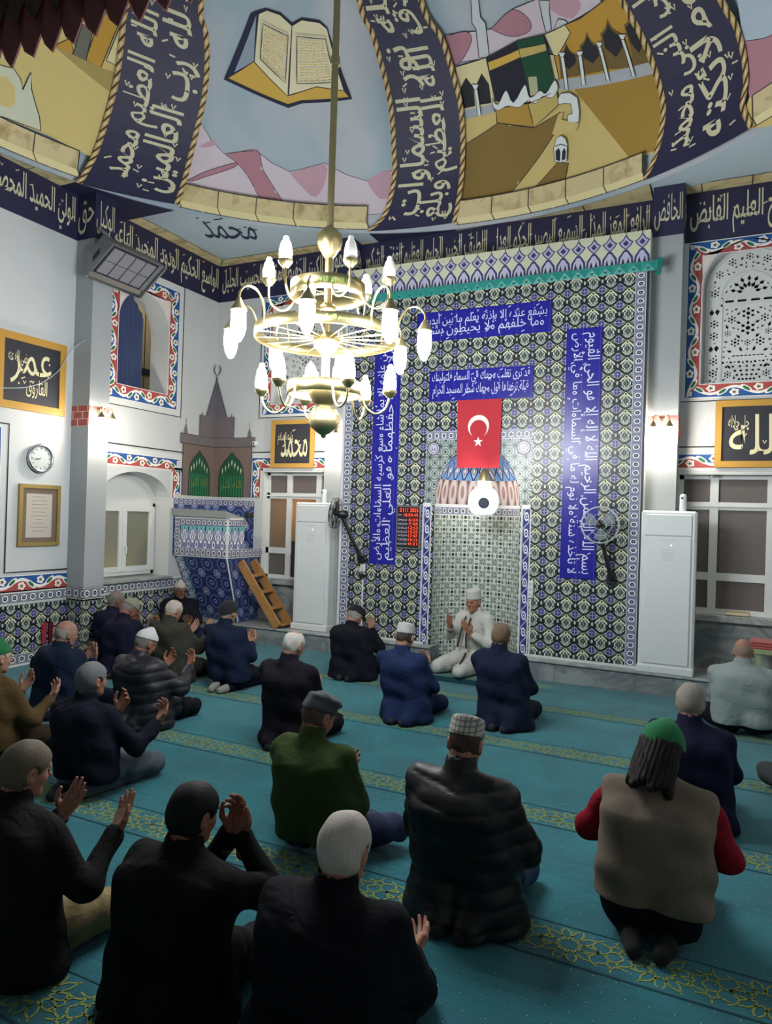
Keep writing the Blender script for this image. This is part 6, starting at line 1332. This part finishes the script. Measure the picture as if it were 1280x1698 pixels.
def person(label, hip, head, ht, heading=0, pitch=18, yaw=0, roll=0, skinc='#a87a5e', hair=('short', '#8a8781'), cap=None, jacket=('wool', '#15161c'), jlen='long', trousers='#1b1d24', tk='wool', legs='kneel', wr=None, wl=None, girth=1., vest=None, res=1., collar=None, curl=.35, eyes=False, group=None, shw=1., beard=None, white_collar=False, sock='#23242a', zf=0., handf=(0, .35, .9), elb=1., shoulderdrop=0.):
    """hip = (x, y) on the floor, head = (x, y) of the crown, ht = height of the crown; heading in degrees, 0 faces the niche"""
    org = (hip[0], hip[1], zf); root = thing('person', label, 'person', org, group)
    a = math.radians(heading); Rz = np.array([[math.cos(a), -math.sin(a), 0], [math.sin(a), math.cos(a), 0], [0, 0, 1]])
    def Wd(V): return V @ Rz.T+np.array(org)
    T = Rz.T @ np.array([head[0]-hip[0], head[1]-hip[1], 0])+np.array([0, 0, ht-zf])      # crown in the body's frame
    p, yw, rl = math.radians(pitch), math.radians(yaw), math.radians(roll)
    Rh = np.array(Matrix.Rotation(yw, 3, 'Z') @ Matrix.Rotation(-p, 3, 'X') @ Matrix.Rotation(rl, 3, 'Y')); up_, fw = Rh[:, 2], Rh[:, 1]
    Hc = T-up_*.112; nu = unit(np.array([0, math.sin(p*.5), math.cos(p*.5)])); nf = unit(np.array([0, math.cos(p*.5), -math.sin(p*.5)]))
    Nk = Hc-nu*.128-nf*.050; g = girth
    P0 = np.array([0, 0, .19]); sh = .192*shw
    tdir = unit(Nk-P0); lean = Nk[1]-P0[1]; ch = P0+(Nk-P0)*.66+np.array([0, -.035-.10*max(0, lean), 0]); wa = P0+(Nk-P0)*.33+np.array([0, -.03-.08*max(0, lean), 0])
    SR = Nk+np.array([sh, .015, -.088-shoulderdrop]); SL = Nk+np.array([-sh, .015, -.088-shoulderdrop])
    hs = []
    for S_, w, sx in ((SR, wr, 1), (SL, wl, -1)):
        w = np.array(w if w is not None else (sx*.055, .27, .43), float)
        D = w-S_; L = np.linalg.norm(D); u1, u2 = .285, .255; L = min(L, u1+u2-.01); D = unit(D); w = S_+D*L
        c_ = (u1*u1+L*L-u2*u2)/(2*L); hgt = math.sqrt(max(u1*u1-c_*c_, 0)); pole = np.array([sx*.75*elb, -.30, -1.]); pole = unit(pole-D*np.dot(pole, D)); hs.append((S_, S_+D*c_+pole*hgt, w))
    # -------- skin: head (fine), trunk (coarse), hands (finest), one mesh
    parts = []; hh = .0042*res; F_ = Field((-.13, -.17, -.26), (.13, .16, .15), hh); toN = lambda q: (np.array(q)-Hc) @ Rh
    n_ = toN(Nk); F_.ell((0, -.004, .018), (.076, .098, .094), .0).ell((0, .02, -.035), (.064, .072, .072), .03)
    F_.cone((-.028, .035, -.082), (0, .070, -.098), .030, .020, .03).cone((.028, .035, -.082), (0, .070, -.098), .030, .020, .03)
    F_.cone((-.03, .083, .022), (.03, .083, .022), .012, .012, .016).ell((.036, .062, -.03), (.024, .022, .024), .02).ell((-.036, .062, -.03), (.024, .022, .024), .02)
    F_.ell((.031, .100, -.001), (.016, .014, .011), .012, 'sub').ell((-.031, .100, -.001), (.016, .014, .011), .012, 'sub')
    F_.cone((0, .090, .012), (0, .112, -.026), .007, .012, .008).cone((-.012, .098, -.032), (.012, .098, -.032), .007, .007, .006)
    F_.cone((-.02, .088, -.060), (.02, .088, -.060), .007, .007, .006).cone((-.016, .086, -.071), (.016, .086, -.071), .007, .007, .005).cone((-.018, .099, -.0655), (.018, .099, -.0655), .003, .003, .003, 'sub')
    for sx in (-1, 1): F_.ell((sx*.079, -.008, -.012), (.012, .021, .034), .006).ell((sx*.089, -.002, -.010), (.006, .011, .018), .004, 'sub').ell((sx*.078, .004, -.036), (.007, .010, .012), .004)
    F_.cone((0, -.028, -.05), n_, .053, .050*g**.3, .03); V, Q = F_.mesh(); parts.append((Wd(V @ Rh.T+Hc), Q, 0))
    B = Field((-.42, -.35, .0), (.42, .45, Nk[2]+.06), .011); r = .085
    B.cone(P0, wa+np.array([0, .02, 0]), .08, .07, .03, sc=(1.3, 1, 1)).cone(wa+np.array([0, .02, 0]), ch+np.array([0, .02, 0]), .07, .07, .03, sc=(1.3, 1, 1)).cone(SR*.9+Nk*.1+np.array([0, .01, -.01]), SL*.9+Nk*.1+np.array([0, .01, -.01]), .035, .035, .03).cone(ch+np.array([0, .02, 0]), Nk+np.array([0, .012, -.02]), .065, .045, .03)
    for S_, E_, w in hs: B.cone(S_, E_, .05, .038, .02).cone(E_, w, .038, .026, .01)
    V, Q = B.mesh(); parts.append((Wd(V), Q, 0))
    for (S_, E_, w), sx in zip(hs, (1, -1)):
        fa = unit(w-E_); f = unit(fa*.55+unit(handf)*.6); n = unit(np.array([-sx*.25, -.75, .55])); V, Q = hand(w+fa*.005, f, n, np.array([sx, -.0, 0.2]), .0032*res, curl); parts.append((Wd(V), Q, 0))
    npmesh('body', parts, [skin(skinc)], root, org)
    # -------- jacket
    jk, jc = jacket; h = .0085*res; G = Field((-.50, -.42, -.02), (.50, .62, Nk[2]+.13), h); k = .05; hr = .135*g
    def leg_cones(G, rr, lim=1.):
        for sx in (-1, 1):
            if legs == 'kneel': hp = (sx*.095, 0, .17); kn = (sx*.165, .42, .085)
            else: hp = (sx*.10, 0, .14); kn = (sx*.36, .25, .12)
            q = np.array(hp)+(np.array(kn)-np.array(hp))*lim; G.cone(hp, q, .105*g*rr, (.105*g+(.068-.105*g)*lim)*rr, .03)
    for sx in (-1, 1):
        G.cone((sx*.105*g, -.03, .15), wa+np.array([sx*.100*g, 0, 0]), hr*1.04, .130*g, k); G.cone(wa+np.array([sx*.100*g, 0, 0]), ch+np.array([sx*.105*g, 0, 0]), .130*g, .122*g, k)
        S_ = SR if sx > 0 else SL; G.cone(wa, ch, .140*g, .135*g, .04).cone(ch, Nk+np.array([0, .0, -.10]), .135*g, .085, .04) if sx > 0 else 0; G.cone(ch+np.array([sx*.095*g, 0, 0]), Nk+np.array([sx*.098, -.005, -.098]), .122*g, .066, k); G.cone(Nk+np.array([sx*.02, 0, -.034]), S_, .050, .058*g**.5, .06)
    if jlen in ('long', 'skirt'):
        for sx in (-1, 1): G.cone((sx*.10*g, -.05, .11), (sx*.13*g, -.03, .03), .145*g, .15*g, .04).cone((sx*.09*g, -.06, .12), (sx*.08, -.20, .035), .12*g, .075, .04)
        if jlen == 'long': leg_cones(G, 1.13, .42)
    if jlen == 'robe': 
        for sx in (-1, 1): G.cone((sx*.10*g, -.05, .11), (sx*.14*g, -.03, .03), .145*g, .16*g, .04)
        leg_cones(G, 1.12, 1.)
        G.cone((.16, .42, .08), (.12, .05, .05), .08, .08, .03).cone((-.16, .42, .08), (-.12, .05, .05), .08, .08, .03)
    zb = {'long': .015, 'skirt': .015, 'robe': .012, 'mid': .10, 'short': .17}[jlen]
    ph = rng.uniform(0, 6, 6)
    def folds(x, y, z):
        e = .006*np.sin(z*34+x*9+y*14+ph[0])*np.clip(1.2-np.abs(z-.26)*4.5, 0, 1)+.004*np.sin(x*26+z*11+ph[1])*np.clip((.5-z)*2.2, 0, 1)+.004*np.sin(y*30+z*22+x*20+ph[2])+.007*np.sin(z*16-np.abs(x)*24+ph[3])*np.clip((z-.3)*3, 0, 1)
        if jk == 'puffer': e = e*.6-.010*np.abs(np.sin((z-.16*np.abs(x))*PI/.085+ph[4]))**.55+.006
        if jk == 'knit': e = e*.9
        return e
    sleeve = {'puffer': .064, 'knit': .054, 'wool': .058, 'fleece': .060}.get(jk, .058)*g**.5
    def sleeves(G):
        for S_, E_, w in hs:
            G.cone(S_+(E_-S_)*(.22 if vest else 0), E_, sleeve*1.06, sleeve*.98, .06); G.cone(E_, w-unit(w-E_)*.012, sleeve*.98, sleeve*.76, .014); G.cone(E_+unit(S_-E_)*.03, E_+unit(w-E_)*.03, sleeve*1.05, sleeve*.98, .02)
    if vest is None: sleeves(G)
    G.disp(folds)
    cz = Nk-Hc; # collar standing round the neck
    if collar != 'none':
        ca = unit(nu*.9+np.array([0, .25, 0]) if True else nu); c0, c1 = Nk+np.array([0, .004, -.035]), Nk+nu*.027+np.array([0, .012, 0]); rc = .074*g**.3
        if collar == 'high': c1 = Nk+nu*.038+np.array([0, .012, 0])
        G.cone(c0, c1, rc+.008, rc, .018)
    G.cone(Nk+nu*.0+np.array([0, .012, 0]), Nk+nu*.2+np.array([0, .012, 0]), .060*g**.3, .068, .004, 'sub')
    G.plane((0, 0, -1), -zb, .01)
    for S_, E_, w in hs:
        d = unit(w-E_); G.cone(w-d*.018, w+d*.08, .033*g**.5, .040, .003, 'sub')
    V, Q = G.mesh(); jm = cloth(jc, jk)
    npmesh('jacket' if jlen != 'robe' else 'robe', [(Wd(V), Q, 0)], [jm], root, org) if vest is None else npmesh('vest', [(Wd(V), Q, 0)], [cloth(vest, 'knit')], root, org)
    if vest is not None:
        G2 = Field((-.50, -.42, .1), (.50, .62, Nk[2]+.1), h); sleeves(G2); G2.cone(SR*.8+SL*.2, SL*.8+SR*.2, .035, .035, .03); G2.disp(lambda x, y, z: .004*np.sin(z*40+x*20+y*18)); [G2.cone(w-unit(w-E_)*.018, w+unit(w-E_)*.08, .033, .040, .003, 'sub') for S_, E_, w in hs]
        V, Q = G2.mesh(); npmesh('sweater', [(Wd(V), Q, 0)], [jm], root, org)
    if white_collar:
        C_ = Field(Nk-.12, Nk+.14, .0055*res); o_ = np.array([0, .012, 0]); C_.cone(Nk+nu*.0+o_, Nk+nu*.034+o_, .069, .066, 0).cone(Nk-nu*.08+o_, Nk+nu*.2+o_, .058, .060, .0, 'sub').plane(tuple(nu), float(nu @ (Nk+nu*.036))).plane(tuple(-nu), -float(nu @ (Nk-nu*.01))); V, Q = C_.mesh(); npmesh('shirt_collar', [(Wd(V), Q, 0)], [cloth('#b9c0c4')], root, org)
    # -------- trousers and socks
    G = Field((-.52, -.42, -.02), (.52, .62, .36), h)
    for sx in (-1, 1):
        if legs == 'kneel':
            hp, kn, an = (sx*.095, 0, .17), (sx*.165, .42, .082), (sx*.085, -.13, .055); G.cone(hp, kn, .108*g, .074, .03).cone(kn, an, .072, .045, .02).cone((sx*.09, -.03, .14), (sx*.10, .02, .16), .12*g, .12*g, .03)
        else:
            hp, kn, an = (sx*.10, -.01, .13), (sx*.35, .25, .12), (-sx*.06, .36, .07); G.cone(hp, kn, .108*g, .075, .03).cone(kn, an, .070, .048, .02)
    G.disp(lambda x, y, z: .006*np.sin(y*38+x*18+ph[0])*np.clip((.42-y)*6, 0, 1)+.005*np.sin(x*36+z*30+ph[1])+.004*np.sin(y*52-z*44)); G.plane((0, 0, -1), -.008, .01)
    V, Q = G.mesh(); npmesh('trousers', [(Wd(V), Q, 0)], [cloth(trousers, tk)], root, org)
    for sx in (-1, 1):
        fd = Field((-.5, -.4, -.02), (.5, .6, .2), .008*res) if False else None
        if legs == 'kneel': a_, t_ = np.array((sx*.085, -.10, .06)), np.array((sx*.055, -.25, .035)); 
        else: a_, t_ = np.array((-sx*.05, .36, .06)), np.array((-sx*.24, .30, .04))
        lo, hi = np.minimum(a_, t_)-.07, np.maximum(a_, t_)+.07; fd = Field(lo, hi, .007*res); fd.cone(a_, t_, .040, .032, .01).cone(a_, a_+np.array([0, 0, .01]), .043, .043, .02).cone(a_+(t_-a_)*.6+np.array([sx*.012, 0, 0]), t_, .040, .030, .02); fd.plane((0, 0, -1), -.004, .006)
        V, Q = fd.mesh(); npmesh('sock', [(Wd(V), Q, 0)], [cloth(sock, 'knit')], root, org)
    # -------- hair, cap, beard, eyes in the head's frame
    def headpart(name, Fd, m): V, Q = Fd.mesh(); return npmesh(name, [(Wd(V @ Rh.T+Hc), Q, 0)], [m], root, org) if len(Q) else None
    hk, hc = hair; hm = hairm(hc); hres = .0045*res
    def skull(F, e): return F.ell((0, -.004, .018), (.076+e, .098+e, .094+e), 0).ell((0, -.012, -.02), (.066+e, .078+e, .07+e), .02)
    if hk != 'none':
        F = Field((-.14, -.2, -.32), (.14, .15, .15), hres); e = {'short': .007, 'full': .012, 'fringe': .005, 'thin': .005, 'crop': .0035, 'long': .012}[hk]; skull(F, e)
        if hk == 'long':
            for i in range(9): aa = math.radians(200+i*17.5); x_, y_ = .075*math.cos(aa), .085*math.sin(aa)-.01; F.cone((x_, y_, 0), (x_*1.25, y_*1.05-.02, -.20+.02*math.sin(i*2.1)), .028, .020, .02)
        ha = 1. if hk == 'long' else .35; F.disp(lambda x, y, z: ha*(.0018*np.sin(np.arctan2(x, y)*38+z*20+ph[2])+.0012*np.sin(np.arctan2(x, y)*71+ph[4]))+.0016*np.sin(x*70+z*50+ph[1])+.0012*np.sin(y*90-z*40))
        y_ = F.ax[1][None, :, None]; z_ = F.ax[2][None, None, :]; x_ = F.ax[0][:, None, None]
        if hk == 'long': lim = -.30+np.clip((y_+.02)/.10, 0, 1.3)*.34
        else: lim = -.080+np.clip((y_+.035)/.115, 0, 1.2)*(.135 if hk != 'full' else .125)
        F.d = np.maximum(F.d, lim-z_)
        if hk == 'fringe': F.d = np.maximum(F.d, z_-.030)
        if hk == 'thin': F.ell((0, -.03, .12), (.045, .05, .05), .02, 'sub')
        (F.ell((.085, .002, -.012), (.026, .027, .040), .006, 'sub').ell((-.085, .002, -.012), (.026, .027, .040), .006, 'sub') if hk != 'long' else 0); headpart('hair', F, hm)
    for sx in (-1, 1):
        mb = MB(); pts = [np.array((sx*.014, .096, .017)), np.array((sx*.032, .096, .023)), np.array((sx*.050, .084, .016))]; mb.tube([Vector(Wd((q @ Rh.T+Hc)[None])[0]) for q in pts], [.003, .004, .0025], 6); mb.build('eyebrow', hm, root)
        mb = MB(); c_ = Vector(Wd((np.array((sx*.031, .087, 0)) @ Rh.T+Hc)[None])[0]); mb.ell(c_, (.0095, .0095, .0095), 10, 7); mb.build('eye', mat('eye_dark', '#4c4038', .3), root)
    if beard:
        F = Field((-.1, -.03, -.16), (.1, .14, .02), hres); F.cone((-.05, .02, -.06), (0, .072, -.10), .030, .026, .02).cone((.05, .02, -.06), (0, .072, -.10), .030, .026, .02).cone((-.02, .096, -.052), (.02, .096, -.052), .007, .007, .006).ell((0, .10, -.065), (.018, .02, .005), .004, 'sub'); headpart('beard', F, hairm(beard))
    if cap:
        ck, cc = cap; F = Field((-.14, -.15, -.06), (.14, .16, .18), hres)
        cm = cloth(cc, 'knit') if ck != 'check' else mat('check_cap', lambda: (lambda x, y, z: cmix(mx(abs(frac(x*42)-.5) > .36, abs(frac(z*42)-.5) > .36), '#a8a59a', '#6d6b66'))(*OBJ()), .85)
        if ck in ('kufi', 'check', 'imam'):
            tall = {'kufi': .128, 'check': .122, 'imam': .145}[ck]; F.cone((0, -.006, .035), (0, -.008, tall-.02), .088, .082, 0, sc=(.98, 1.18, 1)); F.plane((0, 0, 1), tall, .022); F.plane((0, .12, -1), -.034 if ck != 'imam' else -.03)
            F.ell((0, -.004, .018), (.074, .096, .092), 0, 'sub')
        elif ck == 'takke': skull(F, .013 if hk != 'long' else .024); F.cone((0, -.005, .08), (0, -.005, .112), .045, .035, .03); F.plane((0, .20, -1), -.032 if hk != 'long' else -.008)
        elif ck == 'beanie': skull(F, .017); F.plane((0, .42, -1), -.004)
        elif ck == 'flat':
            skull(F, .014); F.ell((0, .012, .092), (.088, .112, .034), .025); F.plane((0, .15, -1), -.032); F.disp(lambda x, y, z: .004*np.sin(y*70+x*25)+.003*np.sin(x*60-y*30)); F.cone((-.05, .105, .046), (.05, .105, .046), .012, .012, .01, sc=(1, 2.6, .7))
        F.ell((0, -.004, .012), (.075, .097, .093), 0, 'sub'); headpart('cap', F, cm)
    return root, Rz, Hc, Nk, hs, Wd, Rh

RK = 'worshippers kneeling in rows'
def at(hx, hy, tx, ty, tz): return dict(hip=(hx, hy), head=(tx, ty), ht=tz)
PS = {}
def P(key, label, hx, hy, tx, ty, tz, **k):
    k.setdefault('group', RK) if False else None
    PS[key] = person(label, (hx, hy), (tx, ty), tz, **k)
P('imam', 'person in white cap and long white robe kneeling in the niche, hands raised', -2.73, 8.14, -2.70, 8.02, 1.02, heading=160, pitch=10, yaw=6, skinc='#9a6a54', hair=('fringe', '#6c6561'), cap=('imam', '#c9cac4'), jacket=('wool', '#b7b8b0'), jlen='robe', trousers='#a9aaa3', wr=(.11, .29, .54), wl=(-.17, .26, .50), handf=(0, .3, 1.), res=1.2, zf=.06, sock='#b9b9b4', curl=.15, white_collar=True, girth=1.0)
P('blue', 'person in royal blue suit jacket and flat white cap seen from behind', -2.65, 6.08, -2.72, 6.16, .86, pitch=18, skinc='#a07860', hair=('crop', '#3a302c'), cap=('kufi', '#b4b6b2'), jacket=('wool', '#1a2746'), jlen='long', trousers='#161f3c', res=1.25, white_collar=True, girth=.95)
P('navyblond', 'person in dark navy jacket with light brown hair nearest the white robed one', -1.80, 6.38, -1.88, 6.46, .91, pitch=14, skinc='#a07860', hair=('full', '#5c4d3c'), jacket=('wool', '#141b2f'), trousers='#1a1e2c', res=1.25, collar='high')
P('blkcap', 'person in black jacket and cap, hand at the face, by the caged fan', -3.88, 7.30, -3.93, 7.47, .78, pitch=38, yaw=-12, skinc='#a07860', hair=('short', '#77736e'), cap=('flat', '#121217'), jacket=('wool', '#10131b'), trousers='#12151d', wr=(.08, .27, .52), wl=(-.08, .30, .42), res=1.35, girth=1.1)
P('baldpurple', 'person with thin white hair in plum black coat, left of the blue suit', -3.18, 4.94, -3.21, 5.02, .90, pitch=24, yaw=-8, skinc='#a37c66', hair=('thin', '#a9a69d'), jacket=('wool', '#17151d'), trousers='#14141c', res=1.1, wr=(.05, .27, .38), wl=(-.05, .27, .38))
P('olive', 'person in moss green fleece and grey flat cap, third row with blue jeans', -2.02, 3.44, -2.05, 3.53, .85, pitch=26, yaw=-22, skinc='#9a6a52', hair=('short', '#4b403b'), cap=('flat', '#43474a'), jacket=('fleece', '#303f1e'), jlen='mid', trousers='#16203c', tk='denim', legs='cross', wr=(.04, .26, .34), wl=(-.04, .26, .36), handf=(0, .8, .5), collar='high', girth=1.02)
P('white', 'person with straight white hair and black coat at the bottom centre', -1.20, 2.14, -1.17, 2.20, .85, pitch=14, skinc='#a3745c', hair=('full', '#a39c92'), jacket=('wool', '#0d0f15'), trousers='#0d0f16', wr=(.17, .33, .25), wl=(-.14, .32, .25), handf=(.1, 1.0, .25), res=.9, girth=1.12, shw=1.05)
P('puffer', 'person in black quilted puffer jacket and grey patterned skull cap', -1.08, 3.26, -1.12, 3.33, .91, pitch=24, skinc='#a1705a', hair=('crop', '#3a2d26'), cap=('check', '#888888'), jacket=('puffer', '#0e0f13'), jlen='long', trousers='#2a3a5c', tk='denim', wr=(.08, .20, .34), wl=(-.08, .20, .36), handf=(0, .8, .5), elb=1.6, girth=1.10, shw=1.05, collar='high', sock='#15161a')
P('green', 'person in bright green cap with long dark hair, beige knitted vest and red sleeves', -.27, 3.54, -.24, 3.66, .93, pitch=34, yaw=-14, skinc='#a1705a', hair=('long', '#15100e'), cap=('takke', '#14703f'), jacket=('wool', '#7c1220'), vest='#776a5b', jlen='short', trousers='#0d1018', wr=(.09, .17, .36), wl=(-.09, .17, .42), handf=(0, .8, .5), elb=2.0, girth=1.08, shw=1.0, collar='none', sock='#101116')
P('navygrey', 'person in navy suit with thick grey hair behind the green capped one', -.16, 4.92, -.19, 4.99, .87, pitch=14, skinc='#a07860', hair=('full', '#77726a'), jacket=('wool', '#13162c'), trousers='#12152a', res=1.1, girth=.98)
P('lightj', 'person with bald head in pale grey jacket by the right window', .16, 7.28, .15, 7.38, .85, pitch=18, skinc='#96705a', hair=('fringe', '#7c6a5c'), jacket=('fleece', '#84918f'), jlen='mid', trousers='#10141e', res=1.35, girth=1.1, shw=1.08, collar='high', legs='cross')
P('blkcoat', 'person with slick dark grey hair in black coat, hands clasped by the face', -1.86, 2.12, -1.87, 2.23, .81, pitch=10, yaw=-10, skinc='#8a5c4a', hair=('full', '#0f1012'), jacket=('wool', '#08090d'), trousers='#1a1d22', wr=(.09, .28, .56), wl=(.02, .29, .55), res=.9, girth=1.06, curl=.6)
P('blazer', 'person with grey brown hair in dark blazer and beige trousers', -2.62, 2.02, -2.71, 2.13, .86, pitch=12, yaw=-14, skinc='#a07460', hair=('full', '#564d40'), jacket=('wool', '#121212'), jlen='skirt', trousers='#8d7c57', wr=(.22, .30, .46), wl=(-.12, .30, .46), res=.9, curl=.12, white_collar=False, legs='kneel')
P('sweater', 'person in black sweater and grey jeans with short grey hair, left side', -3.80, 3.44, -3.90, 3.52, .82, pitch=2, yaw=-6, skinc='#9a6c56', hair=('full', '#58595a'), jacket=('wool', '#0b101d'), jlen='mid', trousers='#3a434b', tk='denim', wr=(.24, .36, .40), wl=(-.10, .32, .44), curl=.75, girth=1.02)
P('greencapL', 'person in green knitted cap and brown jacket cut by the left edge', -4.90, 3.52, -4.97, 3.60, .84, pitch=8, yaw=-6, skinc='#a07a66', hair=('short', '#9a948c'), cap=('takke', '#0e6436'), jacket=('wool', '#4a3a22'), jlen='mid', trousers='#2d2318', wr=(.20, .32, .38), wl=(-.12, .32, .42), res=1.1, curl=.45)
P('baldnavy', 'person with bald head in dark navy jacket beside the left tiled dado', -5.42, 4.58, -5.50, 4.68, .82, pitch=12, yaw=-16, skinc='#8c6856', hair=('fringe', '#7a736b'), jacket=('wool', '#0f1a2c'), trousers='#0f1624', res=1.1, girth=1.15)
P('puffwhite', 'person in black quilted jacket and white skull cap, left of centre with raised hands', -4.56, 4.72, -4.64, 4.84, .79, pitch=30, yaw=-10, skinc='#8a5c48', hair=('short', '#5c5752'), cap=('takke', '#b9bab6'), jacket=('puffer', '#12141b'), trousers='#101218', wr=(.17, .34, .45), wl=(-.10, .34, .44), res=1.1, girth=1.08, curl=.6)
P('olivesuit', 'person in olive grey suit jacket with pale bald head, left front', -5.48, 6.10, -5.60, 6.24, .85, pitch=30, yaw=-8, skinc='#a07a64', hair=('thin', '#a19a90'), jacket=('wool', '#33342c'), trousers='#14171d', wr=(.15, .32, .48), wl=(-.10, .32, .46), res=1.3, girth=1.02, curl=.2)
P('corner', 'person in white cap and glasses seated in the left corner facing the room', -7.02, 7.92, -7.05, 7.90, .84, heading=-140, pitch=8, yaw=22, skinc='#7f5644', hair=('fringe', '#77736e'), cap=('takke', '#b0aea6'), jacket=('wool', '#14171f'), jlen='mid', trousers='#1a2238', legs='cross', wr=(.12, .32, .30), wl=(-.10, .32, .30), res=1.4, curl=.4)
P('beanie', 'person in navy jacket and black beanie with pale socks, in front of the pulpit', -4.73, 6.12, -4.83, 6.20, .91, pitch=14, yaw=-4, skinc='#a07860', hair=('crop', '#6c6863'), cap=('beanie', '#13161c'), jacket=('wool', '#131d31'), jlen='mid', trousers='#10141f', res=1.25, sock='#8c8d87', collar='high')
P('purple', 'person in dark navy coat and pale green cap bowing into both hands', -6.12, 5.98, -6.22, 6.22, .79, pitch=48, yaw=-14, skinc='#8e5f4c', hair=('crop', '#6c6863'), cap=('takke', '#8a9078'), jacket=('wool', '#151528'), trousers='#12121e', wr=(.08, .38, .46), wl=(-.02, .38, .46), res=1.35, curl=.6)
P('behind', 'person with balding grey head and dark blue jacket nearest the left pillar, mostly hidden', -6.72, 6.42, -6.84, 6.54, .84, pitch=12, yaw=-20, skinc='#7d5a48', hair=('thin', '#6a655c'), jacket=('wool', '#15182e'), trousers='#12121e', res=1.5)
P('greyleg', 'person at the right edge of whom only a leg in grey trousers shows', .66, 5.62, .66, 5.72, .88, pitch=10, skinc='#a07860', hair=('short', '#55504c'), jacket=('wool', '#222428'), jlen='short', trousers='#3c3f40', legs='cross', res=1.5)
# glasses on the seated one in the corner
rt_, Rz_, Hc_, Nk_, hs_, Wd_, Rh_ = PS['corner']
mb = MB()
for sx in (-1, 1): mb.tube([Vector(Wd_(((np.array((sx*.031+.020*math.cos(a), .106, .001+.016*math.sin(a)))) @ Rh_.T+Hc_)[None])[0]) for a in [2*PI*i/14 for i in range(14)]], .0022, 5, closed=True); mb.tube([Vector(Wd_((np.array(q) @ Rh_.T+Hc_)[None])[0]) for q in ((sx*.05, .104, .004), (sx*.083, .01, .004))], .0022, 5)
mb.build('glasses', mBlack, rt_)
# dark braid on the white robe
rt_, Rz_, Hc_, Nk_, hs_, Wd_, Rh_ = PS['imam']
mBr = mat('dark_braid', '#2b2622', .7)
for pts in ([(-.045, .085, .66), (-.05, .15, .56), (-.05, .185, .42), (-.07, .20, .30)], [(.03, .09, .66), (.035, .15, .56), (.04, .19, .42), (.06, .205, .30)], [(-.10, .24, .255), (-.15, .36, .20), (-.17, .44, .16)]):
    mb = MB(); q = [Wd_(np.array(p)[None])[0] for p in spline(pts, 5)]; mb.tube([Vector(p) for p in q], .013, 6); mb.build('robe_braid', mBr, rt_)
